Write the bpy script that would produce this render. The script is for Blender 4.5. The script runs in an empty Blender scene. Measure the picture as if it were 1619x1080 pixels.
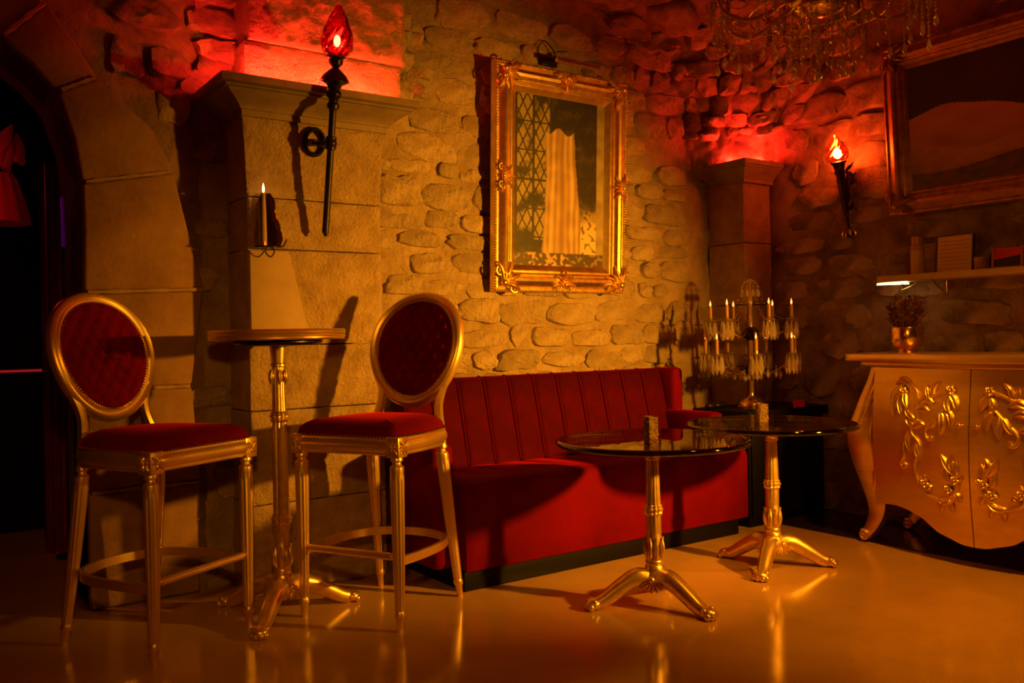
import bpy, bmesh, math, random
from mathutils import Vector, Matrix, noise
sc = bpy.context.scene
col = sc.collection
PI = math.pi
R = math.radians

# ------------------------------------------------------------------ camera, world, lights, exposure
AZ = math.atan2(.575, .818)
F0 = Vector((math.sin(AZ), math.cos(AZ), 0)); R0 = Vector((math.cos(AZ), -math.sin(AZ), 0)); U0 = Vector((0, 0, 1))
_p = R(.29); F1 = F0*math.cos(_p)-U0*math.sin(_p); U1 = U0*math.cos(_p)+F0*math.sin(_p)
_r = R(1.1); UC = U1*math.cos(_r)+R0*math.sin(_r); RC = R0*math.cos(_r)-U1*math.sin(_r)
cam_d = bpy.data.cameras.new('camera'); cam = bpy.data.objects.new('camera', cam_d); col.objects.link(cam)
cam_d.sensor_width = 36; cam_d.lens = 1400/1619*36; cam_d.clip_start = .02
M = Matrix.Identity(4)
for i in range(3):
    M[i][0] = RC[i]; M[i][1] = UC[i]; M[i][2] = -F1[i]
M[2][3] = 1.12
cam.matrix_world = M
sc.camera = cam
w = bpy.data.worlds.new('world'); sc.world = w; w.use_nodes = True
w.node_tree.nodes['Background'].inputs[0].default_value = (.35, .1, .04, 1)
w.node_tree.nodes['Background'].inputs[1].default_value = .01
sc.view_settings.view_transform = 'Standard'; sc.view_settings.look = 'None'
sc.view_settings.exposure = 0; sc.view_settings.gamma = 1; sc.view_settings.use_curve_mapping = False
AMBER = (1, .37, .016)

def lamp(name, kind, loc, energy, color, radius=.1, target=None, spot=60, blend=.5):
    d = bpy.data.lights.new(name, kind); d.energy = energy; d.color = color
    if kind in ('POINT', 'SPOT'): d.shadow_soft_size = radius
    o = bpy.data.objects.new(name, d); col.objects.link(o); o.location = loc
    if kind == 'SPOT':
        d.spot_size = R(spot); d.spot_blend = blend
    if target is not None:
        o.rotation_euler = (Vector(target)-Vector(loc)).to_track_quat('-Z', 'Y').to_euler()
    return o
lamp('key_light', 'SPOT', (3.68, .71, 1.34), 970, AMBER, .055, (2.76, 3.9, .98), 70, 1.0)
lamp('floor_wash_light', 'SPOT', (3.2, .9, 3.2), 350, (1, .33, .006), .10, (3.75, 1.95, 0), 60, 1.0)
lamp('cabinet_light', 'SPOT', (1.2, .2, 2.2), 50, (1, .37, .013), .07, (4.4, 2.15, 1.15), 38, 1.0)
lamp('stool_light', 'SPOT', (.1, .35, 1.6), 78, (1, .38, .014), .06, (1.25, 3.3, .62), 50, 1.0)
lamp('fill_light', 'POINT', (-.6, .9, 1.9), 7, (1, .06, .008), .15)

# ------------------------------------------------------------------ materials
MATS = {}
def nodes_of(m):
    m.use_nodes = True
    nt = m.node_tree
    return nt, nt.nodes['Principled BSDF']
def mat(name, c1, c2=None, rough=.6, metal=0, scale=8, bump=0, bscale=40, bdist=.01, spec=.5, sheen=0, rvar=0, rnd=0, detail=6, coat=0, fac=(.35, .65), stretch=None, sheen_tint=None):
    m = bpy.data.materials.new(name); nt, b = nodes_of(m); N = nt.nodes; L = nt.links
    b.inputs['Roughness'].default_value = rough; b.inputs['Metallic'].default_value = metal
    b.inputs['Specular IOR Level'].default_value = spec
    if sheen:
        b.inputs['Sheen Weight'].default_value = sheen; b.inputs['Sheen Roughness'].default_value = .35
        b.inputs['Sheen Tint'].default_value = (*(sheen_tint or (1, .2, .15)), 1)
    if coat:
        b.inputs['Coat Weight'].default_value = coat; b.inputs['Coat Roughness'].default_value = .08
    b.inputs['Base Color'].default_value = (*c1, 1)
    tc = N.new('ShaderNodeTexCoord')
    src = tc.outputs['Object']
    if stretch:
        mp = N.new('ShaderNodeMapping'); mp.inputs['Scale'].default_value = stretch
        L.new(src, mp.inputs['Vector']); src = mp.outputs[0]
    if c2:
        n = N.new('ShaderNodeTexNoise'); n.inputs['Scale'].default_value = scale; n.inputs['Detail'].default_value = detail
        n.inputs['Roughness'].default_value = .62
        L.new(src, n.inputs['Vector'])
        r = N.new('ShaderNodeValToRGB'); r.color_ramp.elements[0].position = fac[0]; r.color_ramp.elements[1].position = fac[1]
        r.color_ramp.elements[0].color = (*c2, 1); r.color_ramp.elements[1].color = (*c1, 1)
        L.new(n.outputs['Fac'], r.inputs['Fac'])
        out = r.outputs['Color']
        if rnd:
            oi = N.new('ShaderNodeObjectInfo')
            hs = N.new('ShaderNodeHueSaturation')
            mr = N.new('ShaderNodeMapRange'); mr.inputs['To Min'].default_value = 1-rnd; mr.inputs['To Max'].default_value = 1+rnd
            L.new(oi.outputs['Random'], mr.inputs['Value']); L.new(mr.outputs[0], hs.inputs['Value'])
            L.new(out, hs.inputs['Color']); out = hs.outputs['Color']
        L.new(out, b.inputs['Base Color'])
        if rvar:
            mr2 = N.new('ShaderNodeMapRange'); mr2.inputs['To Min'].default_value = rough-rvar; mr2.inputs['To Max'].default_value = rough+rvar
            L.new(n.outputs['Fac'], mr2.inputs['Value']); L.new(mr2.outputs[0], b.inputs['Roughness'])
    if bump:
        n2 = N.new('ShaderNodeTexNoise'); n2.inputs['Scale'].default_value = bscale; n2.inputs['Detail'].default_value = 8
        n2.inputs['Roughness'].default_value = .65
        L.new(src, n2.inputs['Vector'])
        bp = N.new('ShaderNodeBump'); bp.inputs['Strength'].default_value = bump; bp.inputs['Distance'].default_value = bdist
        L.new(n2.outputs['Fac'], bp.inputs['Height']); L.new(bp.outputs[0], b.inputs['Normal'])
    MATS[name] = m
    return m
def emit(name, color, strength, base=(.02, .02, .02)):
    m = bpy.data.materials.new(name); nt, b = nodes_of(m)
    b.inputs['Base Color'].default_value = (*base, 1)
    b.inputs['Emission Color'].default_value = (*color, 1); b.inputs['Emission Strength'].default_value = strength
    MATS[name] = m; return m
def clear(name, tint, ior=1.5, rough=.0, gloss=(1, 1, 1), boost=0, frost=0):
    """thin clear glass: see-through tint plus mirror by Fresnel"""
    m = bpy.data.materials.new(name); m.use_nodes = True; nt = m.node_tree; N = nt.nodes; L = nt.links
    N.remove(N['Principled BSDF'])
    t = N.new('ShaderNodeBsdfTransparent'); t.inputs[0].default_value = (*tint, 1)
    g = N.new('ShaderNodeBsdfGlossy'); g.inputs['Color'].default_value = (*gloss, 1); g.inputs['Roughness'].default_value = rough
    fr = N.new('ShaderNodeFresnel'); fr.inputs['IOR'].default_value = ior
    mx = N.new('ShaderNodeMixShader')
    fo = fr.outputs[0]
    if boost:
        a = N.new('ShaderNodeMath'); a.operation = 'ADD'; a.use_clamp = True; a.inputs[1].default_value = boost
        L.new(fo, a.inputs[0]); fo = a.outputs[0]
    L.new(fo, mx.inputs[0]); L.new(t.outputs[0], mx.inputs[1]); L.new(g.outputs[0], mx.inputs[2])
    res = mx.outputs[0]
    if frost:
        df = N.new('ShaderNodeBsdfDiffuse'); df.inputs['Color'].default_value = (*gloss, 1)
        tr = N.new('ShaderNodeBsdfTranslucent'); tr.inputs['Color'].default_value = (*gloss, 1)
        m2 = N.new('ShaderNodeMixShader'); m2.inputs[0].default_value = .5; L.new(df.outputs[0], m2.inputs[1]); L.new(tr.outputs[0], m2.inputs[2])
        m3 = N.new('ShaderNodeMixShader'); m3.inputs[0].default_value = frost; L.new(res, m3.inputs[1]); L.new(m2.outputs[0], m3.inputs[2]); res = m3.outputs[0]
    L.new(res, N['Material Output'].inputs['Surface'])
    MATS[name] = m; return m

mat('mortar', (.54, .40, .24), (.36, .25, .14), .9, scale=6, bump=1, bscale=18, bdist=.05, spec=.2)
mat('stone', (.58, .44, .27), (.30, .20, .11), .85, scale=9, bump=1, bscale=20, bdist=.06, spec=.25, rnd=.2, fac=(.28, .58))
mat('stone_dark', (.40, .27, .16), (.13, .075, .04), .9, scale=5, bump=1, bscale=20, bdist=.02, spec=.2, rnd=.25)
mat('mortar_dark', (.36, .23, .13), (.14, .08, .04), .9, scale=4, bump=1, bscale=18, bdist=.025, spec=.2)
mat('ashlar', (.64, .455, .24), (.43, .285, .14), .62, scale=9, bump=1, bscale=60, bdist=.03, spec=.5, rnd=.08)
mat('ashlar_shadow', (.42, .29, .15), (.34, .225, .115), .6, scale=5, bump=.15, bscale=60, bdist=.004, spec=.35)  # smoother, darker ashlar tone for the painted shadow
mat('cornice_stone', (.30, .22, .12), (.20, .14, .08), .5, scale=9, bump=.3, bscale=60, bdist=.004, spec=.5)
mat('arch_stone', (.33, .19, .085), (.2, .105, .045), .85, scale=4, bump=.6, bscale=40, bdist=.01, spec=.2, rnd=.12)
mat('floor_concrete', (.58, .36, .16), (.48, .29, .12), .13, scale=2.2, bump=.05, bscale=6, bdist=.01, spec=.55, rvar=.05)
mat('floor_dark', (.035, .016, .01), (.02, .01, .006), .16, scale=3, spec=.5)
mat('joint_mortar', (.38, .25, .12), (.3, .19, .09), .9, scale=20, bump=.6, bscale=50, bdist=.01, spec=.2)
mat('plaster', (.30, .20, .12), (.2, .12, .07), .9, scale=3, bump=.6, bscale=12, bdist=.02)
mat('gold_paint', (.95, .71, .28), (.88, .63, .23), .36, .9, scale=6)
mat('gold_cast', (.93, .68, .26), (.74, .50, .17), .34, .9, scale=30, bump=.08, bscale=60, bdist=.004)
mat('gold_leaf', (.92, .66, .23), (.80, .55, .18), .36, .9, scale=5, stretch=(1, 1, 5))
mat('gold_frame', (.94, .70, .28), (.70, .48, .17), .36, 1, scale=22, bump=.12, bscale=80, bdist=.003)
mat('gold_frame_aged', (.52, .27, .10), (.30, .14, .05), .45, .7, scale=18, bump=.25, bscale=60, bdist=.004)
mat('brass', (.95, .70, .28), (.82, .56, .2), .2, 1, scale=10)
mat('velvet', (.072, .0005, .0016), (.042, .0004, .001), .8, scale=7, bump=.15, bscale=200, bdist=.001, spec=.06, sheen=.16, sheen_tint=(1, .02, .02), fac=(.3, .7))  # sofa back tone, painted darker than the seat as less lit
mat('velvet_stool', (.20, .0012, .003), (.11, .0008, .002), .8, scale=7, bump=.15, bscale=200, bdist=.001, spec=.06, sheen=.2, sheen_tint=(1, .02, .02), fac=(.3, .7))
mat('velvet_sofa_lit', (.155, .001, .003), (.09, .0008, .002), .8, scale=4, bump=.15, bscale=200, bdist=.001, spec=.06, sheen=.22, sheen_tint=(1, .02, .02), fac=(.3, .7))  # same cloth as the sofa back, painted lighter as better lit
mat('velvet_seat', (.15, .0015, .003), (.085, .001, .002), .8, scale=5, bump=.12, bscale=160, bdist=.001, spec=.06, sheen=.25, sheen_tint=(1, .03, .02), fac=(.3, .7))
mat('black_lacquer', (.006, .004, .003), (.004, .003, .002), .5, scale=8, spec=.15)
mat('black_iron', (.02, .014, .011), (.035, .022, .014), .32, .6, scale=20, bump=.2, bscale=70, bdist=.003)
mat('iron_brown', (.075, .04, .02), (.03, .016, .01), .35, .8, scale=20, bump=.3, bscale=60, bdist=.003)
mat('table_wood', (.16, .075, .03), (.09, .04, .015), .25, scale=6, stretch=(1, 8, 1))
mat('candle_wax', (.5, .33, .15), (.42, .27, .12), .5, scale=20, spec=.4)
mat('shelf_paint', (.52, .36, .19), (.44, .3, .15), .45, scale=6)
mat('bottle_cream', (.52, .34, .2), (.46, .3, .17), .4, scale=6)
mat('bottle_cap', (.36, .17, .08), None, .4)
mat('paper', (.62, .42, .26), (.55, .36, .22), .7, scale=20)
mat('paper_line', (.30, .17, .1), None, .7)
mat('dark_cover', (.03, .015, .012), None, .5)
mat('clay_cup', (.38, .17, .09), (.28, .12, .06), .35, scale=30)
mat('wood_red', (.42, .14, .06), (.33, .1, .05), .45, scale=8)
mat('print_red', (.55, .02, .015), None, .4)
mat('print_black', (.012, .008, .008), None, .4)
mat('dried_leaf', (.30, .12, .05), (.16, .06, .03), .8, scale=20)
mat('glitter', (.34, .21, .11), (.10, .06, .03), .3, .9, scale=160, bump=1, bscale=150, bdist=.01, detail=2)
mat('curtain_red', (.32, .012, .02), (.2, .006, .012), .55, scale=6, spec=.4)
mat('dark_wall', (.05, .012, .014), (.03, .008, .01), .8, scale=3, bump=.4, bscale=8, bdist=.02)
mat('shade_red', (.6, .02, .015), (.4, .01, .01), .7, scale=10)
clear('table_glass', (.80, .88, .78), 1.5, .01)
clear('glass_rim', (.09, .12, .07), 1.5, .05, boost=.04)
clear('crystal', (.93, .88, .80), 1.75, .12, (1, .93, .85), boost=.34, frost=.22)
clear('amber_crystal', (.6, .38, .2), 1.6, .05, (1, .8, .55), boost=.14, frost=.22)
clear('orange_glass', (.98, .34, .14), 1.55, .06, (1, .6, .4), boost=.05)
clear('red_glass', (.95, .10, .07), 1.55, .06, (1, .45, .4), boost=.05)
clear('mirror_glass', (.35, .25, .15), 1.6, .04, (1, .9, .75), boost=.25)
emit('led_red', (1, .026, .012), 420)
emit('bulb_red', (1, .10, .06), 120)
emit('bulb_orange', (1, .24, .06), 300)
emit('flame', (1, .52, .12), 18)
emit('candle_bulb', (1, .17, .03), 6)
emit('bracket_glow', (1, .62, .22), 5)  # glow standing in for light caught by the shelf bracket
emit('led_dark_room', (1, .02, .03), .28)
emit('purple_reflection', (.35, .01, .5), .06)  # glow standing in for a violet reflection on the curtain
emit('lampshade_glow', (1, .02, .012), .015, base=(.5, .02, .02))

# ------------------------------------------------------------------ mesh helpers
class MB:
    def __init__(s): s.v = []; s.f = []
    def add(s, v, f):
        o = len(s.v); s.v += [tuple(p) for p in v]; s.f += [tuple(i+o for i in q) for q in f]; return s
    def box(s, c, d, rot=None):
        x, y, z = (k/2 for k in d)
        vs = [Vector((a*x, b*y, e*z)) for a in (-1, 1) for b in (-1, 1) for e in (-1, 1)]
        if rot is not None: vs = [rot @ p for p in vs]
        c = Vector(c)
        return s.add([p+c for p in vs], [(0, 1, 3, 2), (4, 6, 7, 5), (0, 4, 5, 1), (2, 3, 7, 6), (0, 2, 6, 4), (1, 5, 7, 3)])
    def lathe(s, prof, n=20, c=(0, 0, 0), flutes=None, xf=None, cap=True):
        vs = []; fs = []
        for (r, z) in prof:
            for i in range(n):
                a = 2*PI*i/n; rr = r
                if flutes and flutes[2] <= z <= flutes[3]: rr = r+flutes[1]*(abs(math.cos(flutes[0]*a/2))-.5)
                p = Vector((rr*math.cos(a), rr*math.sin(a), z))
                if xf: p = xf(p)
                vs.append(p+Vector(c))
        m = len(prof)
        for j in range(m-1):
            for i in range(n):
                k = (i+1) % n
                fs.append((j*n+i, j*n+k, (j+1)*n+k, (j+1)*n+i))
        if cap:
            fs.append(tuple(reversed(range(n)))); fs.append(tuple((m-1)*n+i for i in range(n)))
        if len(prof) > 1 and prof[0][1] > prof[-1][1]: fs = [tuple(reversed(q)) for q in fs]
        return s.add(vs, fs)
    def rings(s, rings, closed=True, cap=True):
        n = len(rings[0]); vs = [p for r in rings for p in r]; fs = []
        for j in range(len(rings)-1):
            for i in range(n if closed else n-1):
                k = (i+1) % n
                fs.append((j*n+i, j*n+k, (j+1)*n+k, (j+1)*n+i))
        if cap and closed:
            fs.append(tuple(reversed(range(n)))); fs.append(tuple((len(rings)-1)*n+i for i in range(n)))
        return s.add(vs, fs)
    def tube(s, pts, r, n=8, closed=False, sec=None, up=None):
        pts = [Vector(p) for p in pts]; m = len(pts)
        rs = r if isinstance(r, (list, tuple)) else [r]*m
        rings = []; nrm = None
        for i in range(m):
            if closed: t = pts[(i+1) % m]-pts[i-1]
            else: t = pts[min(i+1, m-1)]-pts[max(i-1, 0)]
            if t.length < 1e-9: t = Vector((0, 0, 1))
            t.normalize()
            if up is not None: nrm = Vector(up)
            elif nrm is None: nrm = Vector((0, 0, 1)) if abs(t.z) < .9 else Vector((1, 0, 0))
            nrm = (nrm-t*nrm.dot(t))
            if nrm.length < 1e-6: nrm = t.orthogonal()
            nrm.normalize(); b = t.cross(nrm)
            if sec: ring = [pts[i]+nrm*(a*rs[i])+b*(c*rs[i]) for a, c in sec]
            else: ring = [pts[i]+(nrm*math.cos(2*PI*k/n)+b*math.sin(2*PI*k/n))*rs[i] for k in range(n)]
            rings.append(ring)
        if closed:
            rings.append(rings[0]); return s.rings(rings, cap=False)
        return s.rings(rings)
    def sphere(s, c, r, n=10, m=6, sq=(1, 1, 1)):
        c = Vector(c); vs = [c+Vector((0, 0, -r*sq[2]))]; fs = []
        for j in range(1, m):
            a = -PI/2+PI*j/m
            for i in range(n):
                b = 2*PI*i/n
                vs.append(c+Vector((r*sq[0]*math.cos(a)*math.cos(b), r*sq[1]*math.cos(a)*math.sin(b), r*sq[2]*math.sin(a))))
        vs.append(c+Vector((0, 0, r*sq[2])))
        for i in range(n):
            k = (i+1) % n
            fs.append((0, 1+k, 1+i)); fs.append((len(vs)-1, 1+(m-2)*n+i, 1+(m-2)*n+k))
            for j in range(m-2): fs.append((1+j*n+i, 1+j*n+k, 1+(j+1)*n+k, 1+(j+1)*n+i))
        return s.add(vs, fs)
    def drop(s, c, r, h, n=6):
        """faceted crystal drop hanging from c"""
        c = Vector(c); vs = [c]; fs = []
        for zz, rr in ((-.3*h, .55*r), (-.7*h, r)):
            for i in range(n): vs.append(c+Vector((rr*math.cos(2*PI*i/n), rr*math.sin(2*PI*i/n), zz)))
        vs.append(c+Vector((0, 0, -h)))
        for i in range(n):
            k = (i+1) % n
            fs += [(0, 1+i, 1+k), (1+i, 1+n+i, 1+n+k, 1+k), (2*n+1, 1+n+k, 1+n+i)]
        return s.add(vs, fs)
    def bead(s, c, r):
        c = Vector(c)
        vs = [c+Vector(p)*r for p in ((0, 0, 1), (1, 0, 0), (0, 1, 0), (-1, 0, 0), (0, -1, 0), (0, 0, -1))]
        return s.add(vs, [(0, 1, 2), (0, 2, 3), (0, 3, 4), (0, 4, 1), (5, 2, 1), (5, 3, 2), (5, 4, 3), (5, 1, 4)])
    def blade(s, path, width, nrm, h, tip=.08, groove=.35):
        """carved leaf lying on a surface: path, greatest width, surface normal, height"""
        path = [Vector(p) for p in path]; m = len(path); nrm = Vector(nrm).normalized(); rings = []
        for i, p in enumerate(path):
            t = (path[min(i+1, m-1)]-path[max(i-1, 0)]).normalized(); sd = t.cross(nrm).normalized()
            u = i/(m-1); wd = width*(max(tip, math.sin(PI*min(1, .12+.88*u))**.8))
            hh = h*(.35+.65*math.sin(PI*min(1, .15+.8*u)))
            rings.append([p+sd*(wd*a)+nrm*(hh*b) for a, b in ((-.5, 0), (-.42, .6), (-.2, 1), (0, groove), (.2, 1), (.42, .6), (.5, 0))])
        s.rings(rings, closed=False)
        return s
    def build(s, name, m, parent=None, loc=(0, 0, 0), rot=(0, 0, 0), smooth=40, bevel=0, seg=2):
        me = bpy.data.meshes.new(name); me.from_pydata(s.v, [], s.f); me.update()
        bm = bmesh.new(); bm.from_mesh(me)
        bmesh.ops.recalc_face_normals(bm, faces=bm.faces)
        if bevel:
            es = [e for e in bm.edges if len(e.link_faces) == 2 and e.calc_face_angle(0) > .6]
            bmesh.ops.bevel(bm, geom=es, offset=bevel, segments=seg, profile=.5, affect='EDGES')
        bm.to_mesh(me); bm.free()
        if smooth:
            me.polygons.foreach_set('use_smooth', [True]*len(me.polygons))
            me.set_sharp_from_angle(angle=R(smooth))
        me.materials.append(MATS[m])
        return link(name, me, parent, loc, rot)
def link(name, me, parent=None, loc=(0, 0, 0), rot=(0, 0, 0)):
    o = bpy.data.objects.new(name, me); col.objects.link(o)
    o.location = loc; o.rotation_euler = rot
    if parent is not None: o.parent = parent
    return o
def tag(o, label=None, cat=None, group=None, kind=None):
    if label: o['label'] = label
    if cat: o['category'] = cat
    if group: o['group'] = group
    if kind: o['kind'] = kind
    return o
def thing(name, label, cat, loc=(0, 0, 0), rz=0, group=None):
    o = bpy.data.objects.new(name, None); col.objects.link(o); o.empty_display_size = .1
    o.location = loc; o.rotation_euler = (0, 0, rz)
    return tag(o, label, cat, group)
def dup(root, loc, rz, label=None, parent=None):
    r = root.copy(); col.objects.link(r); r.location = loc; r.rotation_euler = (0, 0, rz)
    if parent is not None: r.parent = parent
    if label: r['label'] = label
    for ch in list(root.children):
        c = ch.copy(); col.objects.link(c); c.parent = r
        for g in list(ch.children):
            d = g.copy(); col.objects.link(d); d.parent = c
    return r
def catmull(P, n=6, closed=False):
    P = [Vector(p) for p in P]; out = []; m = len(P)
    for i in range(m if closed else m-1):
        if closed: a, b, c, d = P[i-1], P[i], P[(i+1) % m], P[(i+2) % m]
        else: a, b, c, d = P[max(i-1, 0)], P[i], P[i+1], P[min(i+2, m-1)]
        for k in range(n):
            t = k/n
            out.append(.5*((2*b)+(c-a)*t+(2*a-5*b+4*c-d)*t*t+(3*b-a-3*c+d)*t**3))
    if not closed: out.append(P[-1])
    return out
def interp(x, X, Y):
    if x <= X[0]: return Y[0]
    for i in range(len(X)-1):
        if x <= X[i+1]:
            t = (x-X[i])/(X[i+1]-X[i]); return Y[i]+(Y[i+1]-Y[i])*t
    return Y[-1]
def fbm(p, o=3): return noise.fractal(Vector(p), 1.0, 2.0, o)

# ------------------------------------------------------------------ the setting
def box_structure(name, m, c, d, bevel=0):
    o = MB().box((0, 0, 0), d).build(name, m, None, c, smooth=30, bevel=bevel); tag(o, kind='structure'); return o
def grid_wall(name, m, O, ex, ez, en, w_, h_, step=.045, amp=.014, freq=3.2, mask=None):
    """rough wall face: displaced grid in the plane (ex, ez) with room-side normal en"""
    O, ex, ez, en = (Vector(k) for k in (O, ex, ez, en)); nx = int(w_/step); nz = int(h_/step)
    vs = []; fs = []
    for j in range(nz+1):
        for i in range(nx+1):
            a = w_*i/nx; b = h_*j/nz
            q = O+ex*a+ez*b
            vs.append(q+en*(amp*fbm(q*freq, 4)))
    for j in range(nz):
        for i in range(nx):
            if mask and mask(w_*(i+.5)/nx, h_*(j+.5)/nz): continue
            fs.append((j*(nx+1)+i, j*(nx+1)+i+1, (j+1)*(nx+1)+i+1, (j+1)*(nx+1)+i))
    mb = MB(); mb.add(vs, fs); o = mb.build(name, m, smooth=80); tag(o, kind='structure'); return o
def stone_mesh(rng, w_, h_, proud, ex, ez, en, n=20, rough=.22, tl=.9):
    """one irregular rubble stone, its face rough and tilted so that one side dips into the mortar"""
    ph = rng.uniform(0, 100); sq = rng.choice((2.4, 3, 4, 6, 9)); vs = []; fs = []
    sh = rng.uniform(-.25, .25); tp = rng.uniform(-.25, .25); rad = []
    for i in range(n):
        a = 2*PI*i/n+rng.uniform(-.08, .08); c, s_ = math.cos(a), math.sin(a)
        k = (abs(c)**sq+abs(s_)**sq)**(-1/sq)*(1+rough*noise.noise((c*1.7+ph, s_*1.7, ph)))*rng.uniform(.955, 1.03)
        x, z = c*k*w_/2, s_*k*h_/2
        rad.append((x*(1+tp*z/h_)+sh*z*.5, z*(1+.3*tp*x/w_)))
    tilt = (rng.uniform(-tl, tl), rng.uniform(-tl, tl*.6))
    for sc_, d in ((1.0, -.03), (.985, proud*.45), (.93, proud*.9), (.7, proud*1.0), (.38, proud*1.05)):
        for (x, z) in rad:
            x2, z2 = x*sc_, z*sc_
            dd = d+((noise.noise((x2*16+ph, z2*16, ph))*.75+noise.noise((x2*40, z2*40, ph))*.3+tilt[0]*x2/w_+tilt[1]*z2/h_)*proud if d > 0 else 0)
            vs.append(ex*x2+ez*z2+en*dd)
    vs.append(en*(proud*(1.05+.3*rng.uniform(-1, 1))))
    for j in range(4):
        for i in range(n):
            k = (i+1) % n; fs.append((j*n+i, j*n+k, (j+1)*n+k, (j+1)*n+i))
    for i in range(n): fs.append((4*n+i, 4*n+(i+1) % n, 5*n))
    me = bpy.data.meshes.new('stone'); me.from_pydata(vs, [], fs)
    me.polygons.foreach_set('use_smooth', [True]*len(fs)); me.update(); me.set_sharp_from_angle(angle=R(48))
    return me
def rubble(wall, m, O, ex, ez, en, w_, h_, rows, wid, proud, seed, skip=None, keep=.93, limit=300, fill=.9):
    rng = random.Random(seed); O, ex, ez, en = (Vector(k) for k in (O, ex, ez, en)); z = 0; cnt = 0
    while z < h_ and cnt < limit:
        rh = rng.uniform(*rows); x = -rng.uniform(0, .1)
        while x < w_ and cnt < limit:
            sw = rng.uniform(*wid)*(.7+.6*min(1, rh/rows[1])); cx = x+sw/2; cz = z+rh/2+rng.uniform(-.012, .012)
            x += sw
            if cx > w_ or rng.random() > keep: continue
            if skip and skip(cx, cz, sw/2, rh/2): continue
            hh = rh*rng.uniform(.72, 1.0)*fill
            me = stone_mesh(rng, sw*fill*rng.uniform(.9, 1), hh, rng.uniform(*proud), ex, ez, en)
            me.materials.append(MATS[m])
            o = link('stone', me, wall, O+ex*cx+ez*cz); cnt += 1
            o.rotation_euler = Matrix.Rotation(rng.uniform(-.08, .08), 3, en).to_euler()
        z += rh
    return cnt

# floor
fl = MB(); fl.box((1.5, 3.2, -.05), (9, 12.4, .1)); tag(fl.build('floor', 'floor_concrete', smooth=0), kind='structure')
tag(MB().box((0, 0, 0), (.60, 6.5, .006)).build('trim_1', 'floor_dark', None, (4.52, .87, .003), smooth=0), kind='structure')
# main wall (room side y = 4.10) right of the arch, right wall (x = 4.78)
YW, XW = 4.10, 4.78
EX, EZ, EN = (1, 0, 0), (0, 0, 1), (0, -1, 0)
wm = grid_wall('wall_back', 'mortar', (1.16, YW, 0), EX, EZ, EN, 3.62, 3.4, step=.024, amp=.022, freq=6.5)
def skip_main(a, b, hw, hh):
    x = a+1.16
    if x-hw < 1.90 and b > 0 and x+hw > 1.30 and b < 2.2: return True       # behind the stone pilaster
    if b < .55: return True                                                # behind the sofa
    if x+hw > 4.36 and b < 3.4: return True
    if 2.1 < x < 3.95 and b < .82: return True
    # above the groin of the corner vault
    return b > interp(x, [3.2, 3.9, 4.18, 4.32, 4.4], [3.4, 2.98, 2.8, 2.48, 2.2])
rubble(wm, 'stone', (1.16, YW, 0), Vector(EX), Vector(EZ), Vector(EN), 3.62, 2.95, (.085, .175), (.11, .33), (.008, .032), 11, skip_main, .96, fill=1.0)
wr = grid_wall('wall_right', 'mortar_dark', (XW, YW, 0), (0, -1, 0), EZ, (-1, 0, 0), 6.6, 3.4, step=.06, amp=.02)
def skip_right(a, b, hw, hh):
    y = YW-a
    if y > 3.72 and b < 2.3: return True
    if y < 1.6: return True
    if y < 2.85 and b < .98: return True
    if y < 2.9 and 1.75 < b < 2.75: return True
    return b > interp(a, [.3, .5, .8, 1.2, 2.1], [2.2, 2.5, 2.85, 3.1, 3.4])
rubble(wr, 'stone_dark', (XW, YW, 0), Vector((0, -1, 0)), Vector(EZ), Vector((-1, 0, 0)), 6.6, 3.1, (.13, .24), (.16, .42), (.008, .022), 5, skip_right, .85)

# corner vault above the small pilaster
def vault():
    Mp = catmull([(4.36, 4.10, 2.14), (4.345, 4.10, 2.34), (4.317, 4.10, 2.50), (4.18, 4.10, 2.80), (3.9, 4.10, 3.0), (3.2, 4.10, 3.25)], 11)
    Rp = catmull([(4.78, 3.80, 2.14), (4.78, 3.72, 2.34), (4.78, 3.60, 2.52), (4.78, 3.3, 2.86), (4.78, 2.9, 3.12), (4.78, 2.0, 3.38)], 11)
    nv = 44; rings = []
    for k, (a, b) in enumerate(zip(Mp, Rp)):
        kk = k/(len(Mp)-1); row = []
        for j in range(nv+1):
            v = j/nv; p = a.lerp(b, v)+Vector((.7, .7, .1))*(.16*kk*math.sin(PI*v))
            p += Vector((-.6, -.6, -.4))*(.07*fbm(p*3.2, 5)+.035*abs(noise.noise(p*8))+.012*noise.noise(p*22))
            row.append(p)
        rings.append(row)
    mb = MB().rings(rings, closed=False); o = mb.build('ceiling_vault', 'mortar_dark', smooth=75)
    tag(o, kind='structure')
    rng = random.Random(8)
    for k in range(18, len(rings)-3, 4):
        j = 1+rng.randint(0, 2)
        while j < nv:
            p = rings[k][j]; a = (rings[k][min(j+1, nv)]-rings[k][j-1]).normalized(); b = (rings[k+2][j]-rings[k-2][j]).normalized()
            n_ = a.cross(b); n_ = n_ if n_.dot(Vector((-1, -1, -.4))) > 0 else -n_
            ln = (rings[k][nv]-rings[k][0]).length/nv
            span = rng.uniform(5, 13)
            hgt = (rings[min(k+2, len(rings)-1)][j]-rings[k-2][j]).length
            me = stone_mesh(rng, min(.5, ln*span*.95), min(.26, hgt*rng.uniform(.8, 1.3)), rng.uniform(.015, .045), a, b, n_.normalized()); me.materials.append(MATS['stone_dark'])
            link('stone', me, o, p); j += max(1, int(span+.5))
vault()
box_structure('ceiling', 'plaster', (1.6, .8, 3.46), (7.6, 7.0, .1))
box_structure('wall_front', 'plaster', (1.4, -2.45, 1.7), (6.8, .1, 3.5))
box_structure('wall_left', 'plaster', (-2.05, .8, 1.7), (.1, 6.6, 3.5))

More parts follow.
